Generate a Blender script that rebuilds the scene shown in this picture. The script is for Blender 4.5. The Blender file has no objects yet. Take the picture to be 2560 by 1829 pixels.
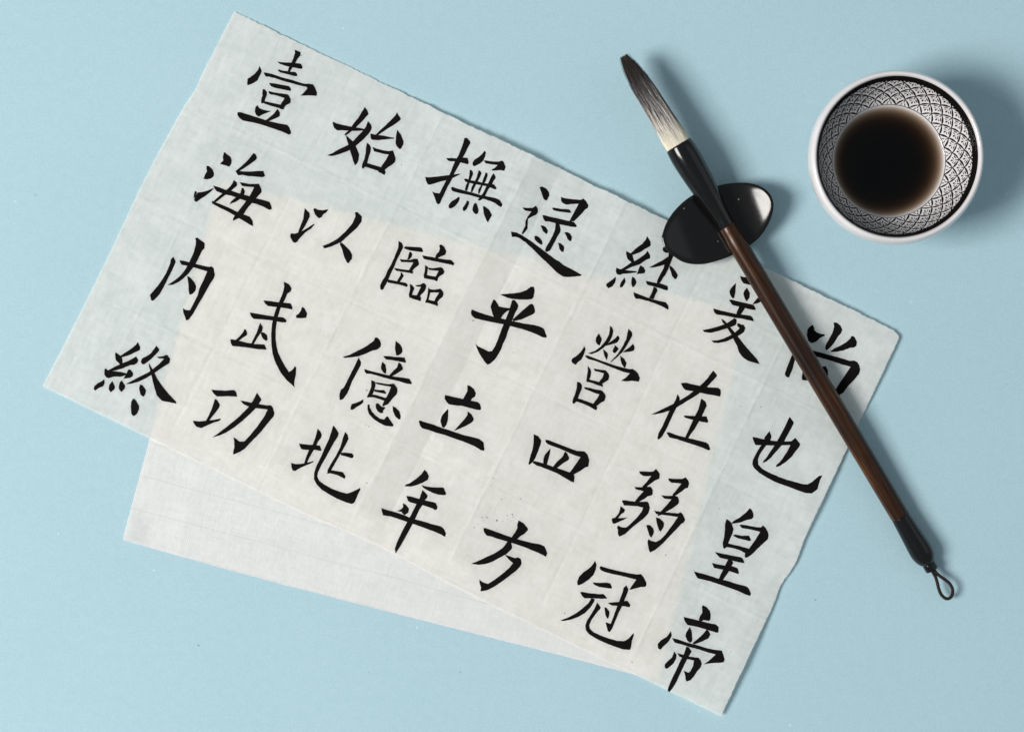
import bpy, bmesh, math, random
from mathutils import Vector, Matrix, noise
from mathutils.geometry import delaunay_2d_cdt

scene = bpy.context.scene
random.seed(7)
MM = 0.001
S = 0.178 * MM            # metres on the table per photograph pixel (2560 px wide)
H = 0.80                  # camera height above the table

# ------------------------------------------------------------------ camera
cam_d = bpy.data.cameras.new("camera")
cam_d.sensor_width = 36.0
cam_d.lens = 36.0 * H / (2560 * S)
cam_d.clip_start, cam_d.clip_end = 0.01, 50.0
cam = bpy.data.objects.new("camera", cam_d)
scene.collection.objects.link(cam)
cam.location = (0, 0, H)
scene.camera = cam

# ------------------------------------------------------------------ light
world = bpy.data.worlds.new("World")
scene.world = world
world.use_nodes = True
bg = world.node_tree.nodes["Background"]
bg.inputs[0].default_value = (0.85, 0.97, 1.05, 1)
bg.inputs[1].default_value = 0.265


def lamp(name, loc, target, size, power, color):
    d = bpy.data.lights.new(name, 'AREA')
    d.shape = 'SQUARE'
    d.size = size
    d.energy = power
    d.color = color
    o = bpy.data.objects.new(name, d)
    scene.collection.objects.link(o)
    o.location = loc
    o.rotation_euler = (Vector(target) - Vector(loc)).to_track_quat('-Z', 'Y').to_euler()
    return o


lamp("softbox_lamp", (-2.0, -0.42, 2.06), (0, 0, 0), 1.04, 103.5, (1.0, 0.972, 0.935))
lamp("fill_lamp", (2.9, 0.9, 2.3), (0, 0, 0), 2.6, 8.0, (0.97, 0.985, 1.0))

scene.view_settings.view_transform = 'Standard'
scene.view_settings.look = 'None'
scene.view_settings.gamma = 1.0
scene.view_settings.exposure = 0.0
scene.view_settings.use_curve_mapping = False
scene.render.engine = 'CYCLES'
scene.cycles.max_bounces = 14
scene.cycles.diffuse_bounces = 8
scene.cycles.transmission_bounces = 10
scene.cycles.transparent_max_bounces = 12


# ------------------------------------------------------------------ helpers
def P(px, py, z=0.0):
    """photograph pixel -> point at height z (metres)"""
    k = S * (H - z) / H
    return Vector(((px - 1280.0) * k, -(py - 914.5) * k, z))


def obj(name, me, mat, parent=None, smooth=False):
    o = bpy.data.objects.new(name, me)
    scene.collection.objects.link(o)
    if mat:
        me.materials.append(mat)
    if parent:
        o.parent = parent
    if smooth:
        for p in me.polygons:
            p.use_smooth = True
    return o


def mesh(name, verts, faces):
    me = bpy.data.meshes.new(name)
    me.from_pydata([tuple(v) for v in verts], [], faces)
    me.update()
    return me


def tag(o, label=None, cat=None, group=None, kind=None):
    if label: o["label"] = label
    if cat: o["category"] = cat
    if group: o["group"] = group
    if kind: o["kind"] = kind
    return o


def empty(name, loc):
    o = bpy.data.objects.new(name, None)
    o.empty_display_size = 0.01
    scene.collection.objects.link(o)
    o.location = loc
    return o


def lathe(name, prof, seg=96, axis='Z', cap0=True, cap1=True):
    """prof: (r, h) pairs in metres"""
    vs, fs, rings = [], [], []
    for r, h in prof:
        if r < 1e-6:
            rings.append([len(vs)])
            vs.append((0, 0, h))
        else:
            ring = []
            for i in range(seg):
                a = 2 * math.pi * i / seg
                ring.append(len(vs))
                vs.append((r * math.cos(a), r * math.sin(a), h))
            rings.append(ring)
    for A, B in zip(rings, rings[1:]):
        for i in range(seg):
            j = (i + 1) % seg
            if len(A) == 1 and len(B) == 1:
                continue
            if len(A) == 1:
                fs.append((A[0], B[j], B[i]))
            elif len(B) == 1:
                fs.append((A[i], A[j], B[0]))
            else:
                fs.append((A[i], A[j], B[j], B[i]))
    if cap0 and len(rings[0]) > 1: fs.append(tuple(reversed(rings[0])))
    if cap1 and len(rings[-1]) > 1: fs.append(tuple(rings[-1]))
    if axis == 'X':
        vs = [(z, x, y) for x, y, z in vs]
    me = mesh(name, vs, fs)
    bm = bmesh.new(); bm.from_mesh(me)
    if bm.calc_volume(signed=True) < 0:
        bmesh.ops.reverse_faces(bm, faces=bm.faces)
    bm.to_mesh(me); bm.free()
    return me


def spline(pts, n=8):
    """Catmull-Rom through a list of tuples"""
    out = []
    m = len(pts)
    for i in range(m - 1):
        p0 = pts[max(i - 1, 0)]; p1 = pts[i]; p2 = pts[i + 1]; p3 = pts[min(i + 2, m - 1)]
        for k in range(n):
            t = k / n
            out.append(tuple(0.5 * (2 * b + (c - a) * t + (2 * a - 5 * b + 4 * c - d) * t * t
                                    + (3 * b - a - 3 * c + d) * t ** 3)
                             for a, b, c, d in zip(p0, p1, p2, p3)))
    out.append(tuple(pts[-1]))
    return out


def interp(knots, x):
    if x <= knots[0][0]: return knots[0][1]
    for (a, b), (c, d) in zip(knots, knots[1:]):
        if x <= c:
            return b + (d - b) * (x - a) / (c - a)
    return knots[-1][1]


def sstep(a, b, x):
    t = min(1.0, max(0.0, (x - a) / (b - a)))
    return t * t * (3 - 2 * t)


def nmat(name):
    m = bpy.data.materials.new(name)
    m.use_nodes = True
    nt = m.node_tree
    nt.nodes.clear()
    out = nt.nodes.new("ShaderNodeOutputMaterial")

    def N(t, **kw):
        n = nt.nodes.new(t)
        for k, v in kw.items():
            if k.startswith("i_"):
                key = k[2:]
                key = int(key) if key.isdigit() else key.replace("_", " ")
                n.inputs[key].default_value = v
            else:
                setattr(n, k, v)
        return n

    def L(a, ai, b, bi):
        nt.links.new(a.outputs[ai], b.inputs[bi])
    return m, N, L, out


def ramp(N, stops):
    r = N("ShaderNodeValToRGB")
    e = r.color_ramp.elements
    while len(e) < len(stops): e.new(0.5)
    for k, (p, c) in zip(e, stops):
        k.position = p
        k.color = (c[0], c[1], c[2], 1) if isinstance(c, tuple) else (c, c, c, 1)
    return r


# ------------------------------------------------------------------ materials
def table_material():
    m, N, L, out = nmat("blue_card")
    tc = N("ShaderNodeTexCoord")
    b = N("ShaderNodeBsdfPrincipled", i_Roughness=0.88)
    b.inputs["Specular IOR Level"].default_value = 0.18
    fine = N("ShaderNodeTexNoise", i_Scale=1150.0, i_Detail=3.0, i_Roughness=0.7)
    mid = N("ShaderNodeTexNoise", i_Scale=260.0, i_Detail=4.0, i_Roughness=0.65)
    big = N("ShaderNodeTexNoise", i_Scale=14.0, i_Detail=3.0)
    for n in (fine, mid, big): L(tc, "Object", n, "Vector")
    a1 = N("ShaderNodeMath", operation='MULTIPLY', i_1=0.68); L(fine, "Fac", a1, 0)
    a2 = N("ShaderNodeMath", operation='MULTIPLY_ADD', i_1=0.22); L(mid, "Fac", a2, 0); L(a1, 0, a2, 2)
    a3 = N("ShaderNodeMath", operation='MULTIPLY_ADD', i_1=0.10); L(big, "Fac", a3, 0); L(a2, 0, a3, 2)
    cr = ramp(N, [(0.25, (0.332, 0.494, 0.556)), (0.5, (0.391, 0.558, 0.622)), (0.75, (0.454, 0.622, 0.684))])
    L(a3, 0, cr, 0)
    # scattered pale and dark fibres in the card
    vo = N("ShaderNodeTexVoronoi", i_Scale=95.0); L(tc, "Object", vo, "Vector")
    sp = ramp(N, [(0.0, 1.0), (0.035, 1.0), (0.06, 0.0), (1.0, 0.0)]); L(vo, "Distance", sp, 0)
    cs = N("ShaderNodeSeparateColor"); L(vo, "Color", cs, 0)
    th = N("ShaderNodeMath", operation='GREATER_THAN', i_1=0.72); L(cs, 0, th, 0)
    mu = N("ShaderNodeMath", operation='MULTIPLY'); L(sp, 0, mu, 0); L(th, 0, mu, 1)
    mu2 = N("ShaderNodeMath", operation='MULTIPLY', i_1=0.55); L(mu, 0, mu2, 0)
    fc = ramp(N, [(0.0, (0.10, 0.20, 0.26)), (0.22, (0.10, 0.20, 0.26)), (0.25, (0.62, 0.78, 0.82)), (1.0, (0.62, 0.78, 0.82))])
    L(cs, 1, fc, 0)
    mx = N("ShaderNodeMix", data_type='RGBA'); L(mu2, 0, mx, 0); L(cr, 0, mx, 6); L(fc, 0, mx, 7)
    L(mx, 2, b, "Base Color")
    bp = N("ShaderNodeBump", i_Strength=0.35, i_Distance=0.0002); L(a3, 0, bp, "Height")
    L(bp, "Normal", b, "Normal")
    L(b, 0, out, 0)
    return m


def paper_material(name, refl, trans, rot, rib=0.0, warm=((1, 1, 1), (1, 1, 1)), con=0.155):
    """thin xuan paper: part of the light is scattered back, part passes through"""
    m, N, L, out = nmat(name)
    tc = N("ShaderNodeTexCoord")
    mp = N("ShaderNodeMapping"); mp.inputs["Rotation"].default_value = (0, 0, rot)
    L(tc, "Object", mp, "Vector")
    # fibre streaks across the sheet plus cloudy pulp
    st = N("ShaderNodeMapping"); st.inputs["Scale"].default_value = (1.0, 0.16, 1.0)
    L(mp, 0, st, "Vector")
    f1 = N("ShaderNodeTexNoise", i_Scale=900.0, i_Detail=3.0, i_Roughness=0.7); L(st, 0, f1, "Vector")
    st2 = N("ShaderNodeMapping"); st2.inputs["Scale"].default_value = (0.16, 1.0, 1.0)
    L(mp, 0, st2, "Vector")
    f4 = N("ShaderNodeTexNoise", i_Scale=800.0, i_Detail=2.0, i_Roughness=0.7); L(st2, 0, f4, "Vector")
    f2 = N("ShaderNodeTexNoise", i_Scale=70.0, i_Detail=6.0, i_Roughness=0.68); L(mp, 0, f2, "Vector")
    f3 = N("ShaderNodeTexNoise", i_Scale=420.0, i_Detail=4.0, i_Roughness=0.7); L(mp, 0, f3, "Vector")
    s1 = N("ShaderNodeMath", operation='MULTIPLY', i_1=0.32); L(f1, "Fac", s1, 0)
    s0 = N("ShaderNodeMath", operation='MULTIPLY_ADD', i_1=0.22); L(f4, "Fac", s0, 0); L(s1, 0, s0, 2)
    s2 = N("ShaderNodeMath", operation='MULTIPLY_ADD', i_1=0.26); L(f2, "Fac", s2, 0); L(s0, 0, s2, 2)
    s3 = N("ShaderNodeMath", operation='MULTIPLY_ADD', i_1=0.20); L(f3, "Fac", s3, 0); L(s2, 0, s3, 2)
    dens = ramp(N, [(0.42, 0.0), (0.59, 1.0)]); L(s3, 0, dens, 0)
    h = s3
    src = dens
    if rib > 0:
        wv = N("ShaderNodeTexWave", wave_type='BANDS', bands_direction='X', wave_profile='SIN',
               i_Scale=390.0, i_Distortion=0.8)
        wv.inputs["Detail"].default_value = 1.0
        wv.inputs["Detail Scale"].default_value = 1.5
        L(mp, 0, wv, "Vector")
        wr = N("ShaderNodeMath", operation='MULTIPLY_ADD', i_1=rib); L(wv, "Fac", wr, 0); L(s3, 0, wr, 2)
        h = wr
        # thin chain lines across the ribs
        wc = N("ShaderNodeTexWave", wave_type='BANDS', bands_direction='Y', wave_profile='SIN',
               i_Scale=21.0, i_Distortion=0.35)
        L(mp, 0, wc, "Vector")
        cl = ramp(N, [(0.0, 0.90), (0.0015, 1.0), (1.0, 1.0)]); L(wc, "Fac", cl, 0)
    wr_, wt_ = warm
    cr = ramp(N, [(0.0, tuple(refl * w * (1 - con) for w in wr_)), (1.0, tuple(refl * w * (1 + con) for w in wr_))]); L(src, 0, cr, 0)
    ct = ramp(N, [(0.0, tuple(trans * w * 1.10 for w in wt_)), (1.0, tuple(trans * w * 0.90 for w in wt_))]); L(src, 0, ct, 0)
    col = cr
    if rib > 0:
        mc = N("ShaderNodeMix", data_type='RGBA', blend_type='MULTIPLY'); mc.inputs[0].default_value = 1.0
        L(cr, 0, mc, 6); L(cl, 0, mc, 7)
        rb = ramp(N, [(0.0, 0.945), (1.0, 1.03)]); L(wv, "Fac", rb, 0)
        mc2 = N("ShaderNodeMix", data_type='RGBA', blend_type='MULTIPLY'); mc2.inputs[0].default_value = 1.0
        L(mc, 2, mc2, 6); L(rb, 0, mc2, 7)
        col = mc2
    bp = N("ShaderNodeBump", i_Strength=0.5, i_Distance=0.00015); L(h, 0, bp, "Height")
    df = N("ShaderNodeBsdfDiffuse"); L(col, 2 if rib > 0 else 0, df, "Color"); L(bp, 0, df, "Normal")
    tl = N("ShaderNodeBsdfTranslucent"); L(ct, 0, tl, "Color")
    ad = N("ShaderNodeAddShader"); L(df, 0, ad, 0); L(tl, 0, ad, 1)
    L(ad, 0, out, 0)
    return m


def ink_dry_material():
    m, N, L, out = nmat("dried_ink")
    tc = N("ShaderNodeTexCoord")
    n = N("ShaderNodeTexNoise", i_Scale=300.0, i_Detail=4.0); L(tc, "Object", n, "Vector")
    cr = ramp(N, [(0.3, (0.0035, 0.0030, 0.0030)), (0.75, (0.0070, 0.0058, 0.0054))]); L(n, "Fac", cr, 0)
    b = N("ShaderNodeBsdfPrincipled", i_Roughness=0.75)
    b.inputs["Specular IOR Level"].default_value = 0.06
    L(cr, 0, b, "Base Color"); L(b, 0, out, 0)
    return m


def lacquer_material(name, col=(0.006, 0.006, 0.0065), rough=0.16, speck=False):
    m, N, L, out = nmat(name)
    tc = N("ShaderNodeTexCoord")
    b = N("ShaderNodeBsdfPrincipled", i_Roughness=rough)
    b.inputs["Base Color"].default_value = (*col, 1)
    b.inputs["Specular IOR Level"].default_value = 0.36
    n = N("ShaderNodeTexNoise", i_Scale=420.0, i_Detail=3.0); L(tc, "Object", n, "Vector")
    rr = ramp(N, [(0.35, rough * 0.92), (0.7, rough * 1.12)]); L(n, "Fac", rr, 0); L(rr, 0, b, "Roughness")
    bp = N("ShaderNodeBump", i_Strength=0.05, i_Distance=0.0001); L(n, "Fac", bp, "Height"); L(bp, 0, b, "Normal")
    if speck:
        vo = N("ShaderNodeTexVoronoi", i_Scale=330.0); L(tc, "Object", vo, "Vector")
        sp = ramp(N, [(0.0, 1.0), (0.09, 1.0), (0.13, 0.0), (1.0, 0.0)]); L(vo, "Distance", sp, 0)
        cs = N("ShaderNodeSeparateColor"); L(vo, "Color", cs, 0)
        th = N("ShaderNodeMath", operation='GREATER_THAN', i_1=0.93); L(cs, 0, th, 0)
        mu = N("ShaderNodeMath", operation='MULTIPLY'); L(sp, 0, mu, 0); L(th, 0, mu, 1)
        mx = N("ShaderNodeMix", data_type='RGBA'); L(mu, 0, mx, 0)
        mx.inputs[6].default_value = (*col, 1); mx.inputs[7].default_value = (0.25, 0.24, 0.23, 1)
        L(mx, 2, b, "Base Color")
    L(b, 0, out, 0)
    return m


def wood_material():
    m, N, L, out = nmat("dark_lacquered_wood")
    tc = N("ShaderNodeTexCoord")
    mp = N("ShaderNodeMapping"); mp.inputs["Scale"].default_value = (0.06, 1.0, 1.0); L(tc, "Object", mp, "Vector")
    n = N("ShaderNodeTexNoise", i_Scale=900.0, i_Detail=5.0, i_Roughness=0.65); L(mp, 0, n, "Vector")
    n2 = N("ShaderNodeTexNoise", i_Scale=260.0, i_Detail=3.0); L(mp, 0, n2, "Vector")
    mx = N("ShaderNodeMath", operation='MULTIPLY_ADD', i_1=0.5); L(n2, "Fac", mx, 0)
    hf = N("ShaderNodeMath", operation='MULTIPLY', i_1=0.5); L(n, "Fac", hf, 0); L(hf, 0, mx, 2)
    cr = ramp(N, [(0.36, (0.005, 0.0020, 0.0012)), (0.46, (0.018, 0.006, 0.0020)), (0.56, (0.036, 0.0125, 0.0033)), (0.68, (0.135, 0.050, 0.010))])
    L(mx, 0, cr, 0)
    b = N("ShaderNodeBsdfPrincipled", i_Roughness=0.27)
    b.inputs["Specular IOR Level"].default_value = 0.28
    L(cr, 0, b, "Base Color")
    bp = N("ShaderNodeBump", i_Strength=0.15, i_Distance=0.0001); L(mx, 0, bp, "Height"); L(bp, 0, b, "Normal")
    L(b, 0, out, 0)
    return m


HAIR0, HAIRL = 0.1925, 0.0452     # where the hair leaves the ferrule, and its length, along the brush axis


def hair_material():
    m, N, L, out = nmat("brush_hair")
    tc = N("ShaderNodeTexCoord")
    sx = N("ShaderNodeSeparateXYZ"); L(tc, "Object", sx, 0)
    t = N("ShaderNodeMapRange"); t.inputs[1].default_value = HAIR0; t.inputs[2].default_value = HAIR0 + HAIRL
    L(sx, 0, t, 0)
    mp = N("ShaderNodeMapping"); mp.inputs["Scale"].default_value = (0.05, 1.0, 1.0); L(tc, "Object", mp, "Vector")
    n = N("ShaderNodeTexNoise", i_Scale=1500.0, i_Detail=3.0, i_Roughness=0.8); L(mp, 0, n, "Vector")
    o = N("ShaderNodeMath", operation='MULTIPLY_ADD', i_1=0.40, i_2=-0.20); L(n, "Fac", o, 0)
    a0 = N("ShaderNodeMath", operation='ADD'); L(t, 0, a0, 0); L(o, 0, a0, 1)
    at = N("ShaderNodeAttribute", attribute_name="tone")
    a = N("ShaderNodeMath", operation='ADD'); L(a0, 0, a, 0); L(at, "Fac", a, 1)
    cr = ramp(N, [(0.0, (0.84, 0.79, 0.66)), (0.14, (0.80, 0.74, 0.62)), (0.26, (0.50, 0.46, 0.455)), (0.40, (0.20, 0.185, 0.195)),
                  (0.57, (0.058, 0.050, 0.050)), (0.74, (0.017, 0.0135, 0.012)), (1.0, (0.026, 0.018, 0.011))])
    L(a, 0, cr, 0)
    b = N("ShaderNodeBsdfPrincipled", i_Roughness=0.5)
    b.inputs["Specular IOR Level"].default_value = 0.35
    L(cr, 0, b, "Base Color")
    L(b, 0, out, 0)
    return m


def cord_material():
    m, N, L, out = nmat("dark_cord")
    tc = N("ShaderNodeTexCoord")
    n = N("ShaderNodeTexNoise", i_Scale=1600.0, i_Detail=2.0); L(tc, "Object", n, "Vector")
    cr = ramp(N, [(0.35, (0.005, 0.004, 0.004)), (0.72, (0.026, 0.010, 0.007))]); L(n, "Fac", cr, 0)
    b = N("ShaderNodeBsdfPrincipled", i_Roughness=0.8); L(cr, 0, b, "Base Color"); L(b, 0, out, 0)
    return m


def glaze_material():
    m, N, L, out = nmat("white_glaze")
    tc = N("ShaderNodeTexCoord")
    b = N("ShaderNodeBsdfPrincipled", i_Roughness=0.13)
    n = N("ShaderNodeTexNoise", i_Scale=60.0, i_Detail=4.0); L(tc, "Object", n, "Vector")
    cr = ramp(N, [(0.3, (0.66, 0.635, 0.645)), (0.7, (0.72, 0.70, 0.70))]); L(n, "Fac", cr, 0)
    # dark worn patches where the outside decoration ends below the lip
    sx = N("ShaderNodeSeparateXYZ"); L(tc, "Object", sx, 0)
    rd = N("ShaderNodeVectorMath", operation='LENGTH')
    cx = N("ShaderNodeCombineXYZ"); L(sx, 0, cx, 0); L(sx, 1, cx, 1); L(cx, 0, rd, 0)
    outr = N("ShaderNodeMath", operation='GREATER_THAN', i_1=0.0363); L(rd, "Value", outr, 0)
    low = N("ShaderNodeMath", operation='LESS_THAN', i_1=0.0315); L(sx, 2, low, 0)
    n2 = N("ShaderNodeTexNoise", i_Scale=95.0, i_Detail=3.0); L(tc, "Object", n2, "Vector")
    nn = ramp(N, [(0.56, 0.0), (0.60, 1.0)]); L(n2, "Fac", nn, 0)
    m1 = N("ShaderNodeMath", operation='MULTIPLY'); L(outr, 0, m1, 0); L(low, 0, m1, 1)
    m2 = N("ShaderNodeMath", operation='MULTIPLY'); L(m1, 0, m2, 0); L(nn, 0, m2, 1)
    mx = N("ShaderNodeMix", data_type='RGBA'); L(m2, 0, mx, 0); L(cr, 0, mx, 6); mx.inputs[7].default_value = (0.06, 0.035, 0.05, 1)
    L(mx, 2, b, "Base Color")
    # glaze under the ink has hardly any surface reflection of its own (liquid against glass)
    wet = N("ShaderNodeMapRange"); wet.inputs[1].default_value = 0.0190; wet.inputs[2].default_value = 0.0194
    wet.inputs[3].default_value = 0.02; wet.inputs[4].default_value = 0.5
    L(sx, 2, wet, 0); L(wet, 0, b, "Specular IOR Level"); L(wet, 0, b, "Coat Weight")
    b.inputs["Coat Roughness"].default_value = 0.05
    L(b, 0, out, 0)
    return m


def liquid_ink_material():
    m, N, L, out = nmat("liquid_ink")
    fr = N("ShaderNodeFresnel", i_IOR=1.34)
    tr = N("ShaderNodeBsdfTransparent")
    gl = N("ShaderNodeBsdfGlossy", i_Roughness=0.03)
    mx = N("ShaderNodeMixShader"); L(tr, 0, mx, 1); L(gl, 0, mx, 2)
    # only the free surface mirrors: the faces that wet the glaze have no air gap behind them
    ge = N("ShaderNodeNewGeometry")
    inv = N("ShaderNodeMath", operation='SUBTRACT', i_0=1.0); L(ge, "Backfacing", inv, 1)
    fm = N("ShaderNodeMath", operation='MULTIPLY'); L(fr, 0, fm, 0); L(inv, 0, fm, 1); L(fm, 0, mx, 0)
    L(mx, 0, out, "Surface")
    va = N("ShaderNodeVolumeAbsorption", i_Density=900.0)
    va.inputs["Color"].default_value = (0.60, 0.52, 0.425, 1)
    L(va, 0, out, "Volume")
    return m


def plain(name, col, rough=0.6, spec=0.3):
    m, N, L, out = nmat(name)
    tc = N("ShaderNodeTexCoord")
    n = N("ShaderNodeTexNoise", i_Scale=800.0, i_Detail=2.0); L(tc, "Object", n, "Vector")
    cr = ramp(N, [(0.3, tuple(c * 0.85 for c in col)), (0.7, tuple(min(1, c * 1.15) for c in col))]); L(n, "Fac", cr, 0)
    b = N("ShaderNodeBsdfPrincipled", i_Roughness=rough)
    b.inputs["Specular IOR Level"].default_value = spec
    L(cr, 0, b, "Base Color"); L(b, 0, out, 0)
    return m


# ------------------------------------------------------------------ table
tb = mesh("table_top", [(-1.1, -0.9, 0), (1.1, -0.9, 0), (1.1, 0.9, 0), (-1.1, 0.9, 0),
                        (-1.1, -0.9, -0.03), (1.1, -0.9, -0.03), (1.1, 0.9, -0.03), (-1.1, 0.9, -0.03)],
          [(0, 1, 2, 3), (7, 6, 5, 4), (0, 4, 5, 1), (1, 5, 6, 2), (2, 6, 7, 3), (3, 7, 4, 0)])
tag(obj("table_top", tb, table_material()), kind="structure")


# ------------------------------------------------------------------ paper sheets
def sheet_grid(name, corners, nu, nv, zfun, edge):
    """corners: TL, TR, BR, BL photograph pixels; zfun(u, v) height in mm; edge(u, v) pixel offset of the outline"""
    TL, TR, BR, BL = [Vector(c) for c in corners]
    vs, fs = [], []
    for j in range(nv + 1):
        v = j / nv
        for i in range(nu + 1):
            u = i / nu
            q = (TL * (1 - u) + TR * u) * (1 - v) + (BL * (1 - u) + BR * u) * v
            q = q + edge(u, v, i in (0, nu) or j in (0, nv))
            vs.append(P(q.x, q.y, zfun(u, v) * MM))
    for j in range(nv):
        for i in range(nu):
            a = j * (nu + 1) + i
            fs.append((a, a + nu + 1, a + nu + 2, a + 1))
    return mesh(name, vs, fs)


TOP = [(586, 30), (2253, 833), (1802, 1789), (107, 965)]
UNDER = [(549, 453), (1868, 783), (1646, 1705), (306, 1349)]

FOLD_U = [(0.0, 0.50), (0.07, 0.75), (0.125, 0.52), (0.18, 0.44), (0.250, 0.74), (0.314, 1.15), (0.360, 0.95), (0.410, 1.30), (0.449, 2.05), (0.490, 0.50),
          (0.510, 1.10), (0.545, 1.75), (0.588, 2.05), (0.625, 1.45), (0.680, 0.86), (0.722, 0.74), (0.790, 1.02), (0.861, 1.45), (0.91, 0.85), (1.0, 0.95)]
FOLD_V = [(0.0, 0.0), (0.10, 0.12), (0.25, -0.20), (0.36, 0.06), (0.50, -0.16), (0.62, 0.08), (0.75, -0.14), (0.88, 0.06), (1.0, 0.0)]
CREASE_U = [(0.07, 0.10), (0.18, -0.09), (0.314, 0.13), (0.449, 0.08), (0.490, -0.05), (0.588, 0.13), (0.722, -0.11), (0.861, 0.14), (0.125, 0.06), (0.655, 0.06), (0.25, 0.05)]
CREASE_V = [(0.25, 0.14), (0.50, -0.10), (0.75, 0.10), (0.135, 0.05)]
LU, LV = 329.0, 187.0      # sheet size in mm


def top_z(u, v):
    z = interp(FOLD_U, u) + interp(FOLD_V, v) + 0.18
    # the deckle edge lifts between the folds, and the right-hand edge curls near its lower corner
    z += 2.3 * math.exp(-((u - 0.43) / 0.11) ** 2) * math.exp(-(v / 0.20) ** 2)
    z += 0.8 * math.exp(-((u - 0.60) / 0.06) ** 2) * math.exp(-(v / 0.12) ** 2)
    z += 0.9 * math.exp(-((u - 0.88) / 0.10) ** 2) * math.exp(-(v / 0.10) ** 2)
    z += 1.7 * math.exp(-((u - 1.0) / 0.09) ** 2) * math.exp(-((v - 0.90) / 0.16) ** 2)
    z += 1.1 * math.exp(-((u - 1.0) / 0.07) ** 2) * math.exp(-((v - 0.42) / 0.16) ** 2)
    z += (0.55 + 0.35 * math.sin(v * 17.0)) * math.exp(-((u - 1.0) / 0.035) ** 2)
    z += (0.35 + 0.35 * math.sin(u * 23.0)) * math.exp(-(v / 0.05) ** 2) * sstep(0.05, 0.3, u)
    z += 0.16 * noise.noise((u * 9, v * 6, 3.1)) + 0.07 * noise.noise((u * 26, v * 16, 7.7))
    for c, a in CREASE_U:
        d = (u + 0.0012 * noise.noise((v * 9, c * 50, 0.5)) - c) * LU
        if abs(d) < 3: z += a * math.exp(-(d / 0.62) ** 2)
    for c, a in CREASE_V:
        d = (v + 0.0020 * noise.noise((u * 9, c * 50, 6.5)) - c) * LV
        if abs(d) < 3: z += a * math.exp(-(d / 0.62) ** 2)
    # pressed flat under the brush rest, and where the left side and the lower edge lie on the table
    z -= 0.5 * math.exp(-((u - 0.69) / 0.05) ** 2) * math.exp(-(v / 0.10) ** 2)
    lie = max(1 - sstep(0.0, 0.05, u), sstep(0.93, 1.0, v) * (1 - sstep(0.85, 0.97, u)))
    return max(0.42, z * (1 - lie) + 0.45 * lie)


def top_edge(u, v, border):
    q = Vector((0, 0))
    # low bulge of the left edge, gentle hollow of the lower edge
    q.x -= 10 * math.exp(-((v - 0.42) / 0.2) ** 2) * (1 - sstep(0, 0.25, u))
    q.x += 5 * math.exp(-((v - 0.205) / 0.03) ** 2) * (1 - sstep(0, 0.03, u))
    q.y -= 10 * math.exp(-((u - 0.50) / 0.08) ** 2) * sstep(0.8, 1, v)
    q.x += 6 * math.exp(-((v - 0.60) / 0.04) ** 2) * sstep(0.96, 1, u)
    q.x -= 5 * math.exp(-((v - 0.66) / 0.03) ** 2) * sstep(0.96, 1, u)
    # round the tips
    q += Vector((-8, 2)) * math.exp(-((1 - u) ** 2 + v ** 2) / 0.00006)
    if border:
        d = 1.5 if v == 0 else (1.0 if u in (0, 1) else 0.8)
        q += Vector((noise.noise((u * 260, v * 150, 1.3)), noise.noise((u * 280, v * 160, 9.3)))) * d * 1.25
        if v == 0:
            q.y += 2.2 * noise.noise((u * 60, 4.4, 0.2))
    return q


def under_z(u, v):
    z = 0.16 + 0.05 * noise.noise((u * 8, v * 6, 1.0))
    # left lower corner bent a little upwards
    d = math.hypot(u / 0.05, (1 - v) / 0.10)
    z += 2.0 * max(0.0, 1 - d) ** 1.3
    z += 0.25 * math.exp(-((u - 0.10) / 0.02) ** 2) * sstep(0.6, 0.9, v)
    return max(0.12, z)


def under_edge(u, v, border):
    q = Vector((0, 0))
    q.y += 4 * math.sin(u * 5.0) * sstep(0.8, 1, v)
    if border:
        q += Vector((noise.noise((u * 150, v * 110, 5.3)), noise.noise((u * 170, v * 120, 2.3)))) * 1.2
    return q


ROT = math.radians(25.7)
sheet = obj("calligraphy_sheet", sheet_grid("calligraphy_sheet", TOP, 600, 340, top_z, top_edge),
            paper_material("thin_written_paper", 0.468, 0.455, ROT, warm=((1.0, 0.993, 0.992), (1.0, 0.974, 0.868))), smooth=True)
tag(sheet, "large translucent creased paper sheet covered with four rows of black brushed characters", "paper")

under = obj("blank_paper_sheet", sheet_grid("blank_paper_sheet", UNDER, 200, 140, under_z, under_edge),
            paper_material("laid_paper", 0.645, 0.22, math.radians(15.0), rib=0.34, warm=((1.0, 0.99, 0.975), (1.0, 0.98, 0.95)), con=0.075), smooth=True)
tag(under, "blank ribbed white paper sheet lying mostly beneath the written sheet", "paper")


def uv_of(px, py):
    TL, TR, BR, BL = [Vector(c) for c in TOP]
    u = v = 0.5
    for _ in range(8):
        q = (TL * (1 - u) + TR * u) * (1 - v) + (BL * (1 - u) + BR * u) * v
        du = (TR - TL) * (1 - v) + (BR - BL) * v
        dv = (BL - TL) * (1 - u) + (BR - TR) * u
        e = Vector((px, py)) - q
        det = du.x * dv.y - du.y * dv.x
        u += (e.x * dv.y - e.y * dv.x) / det
        v += (du.x * e.y - du.y * e.x) / det
    return min(1, max(0, u)), min(1, max(0, v))


def on_paper(px, py, lift):
    u, v = uv_of(px, py)
    return P(px, py, (top_z(u, v) + lift) * MM)


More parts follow.
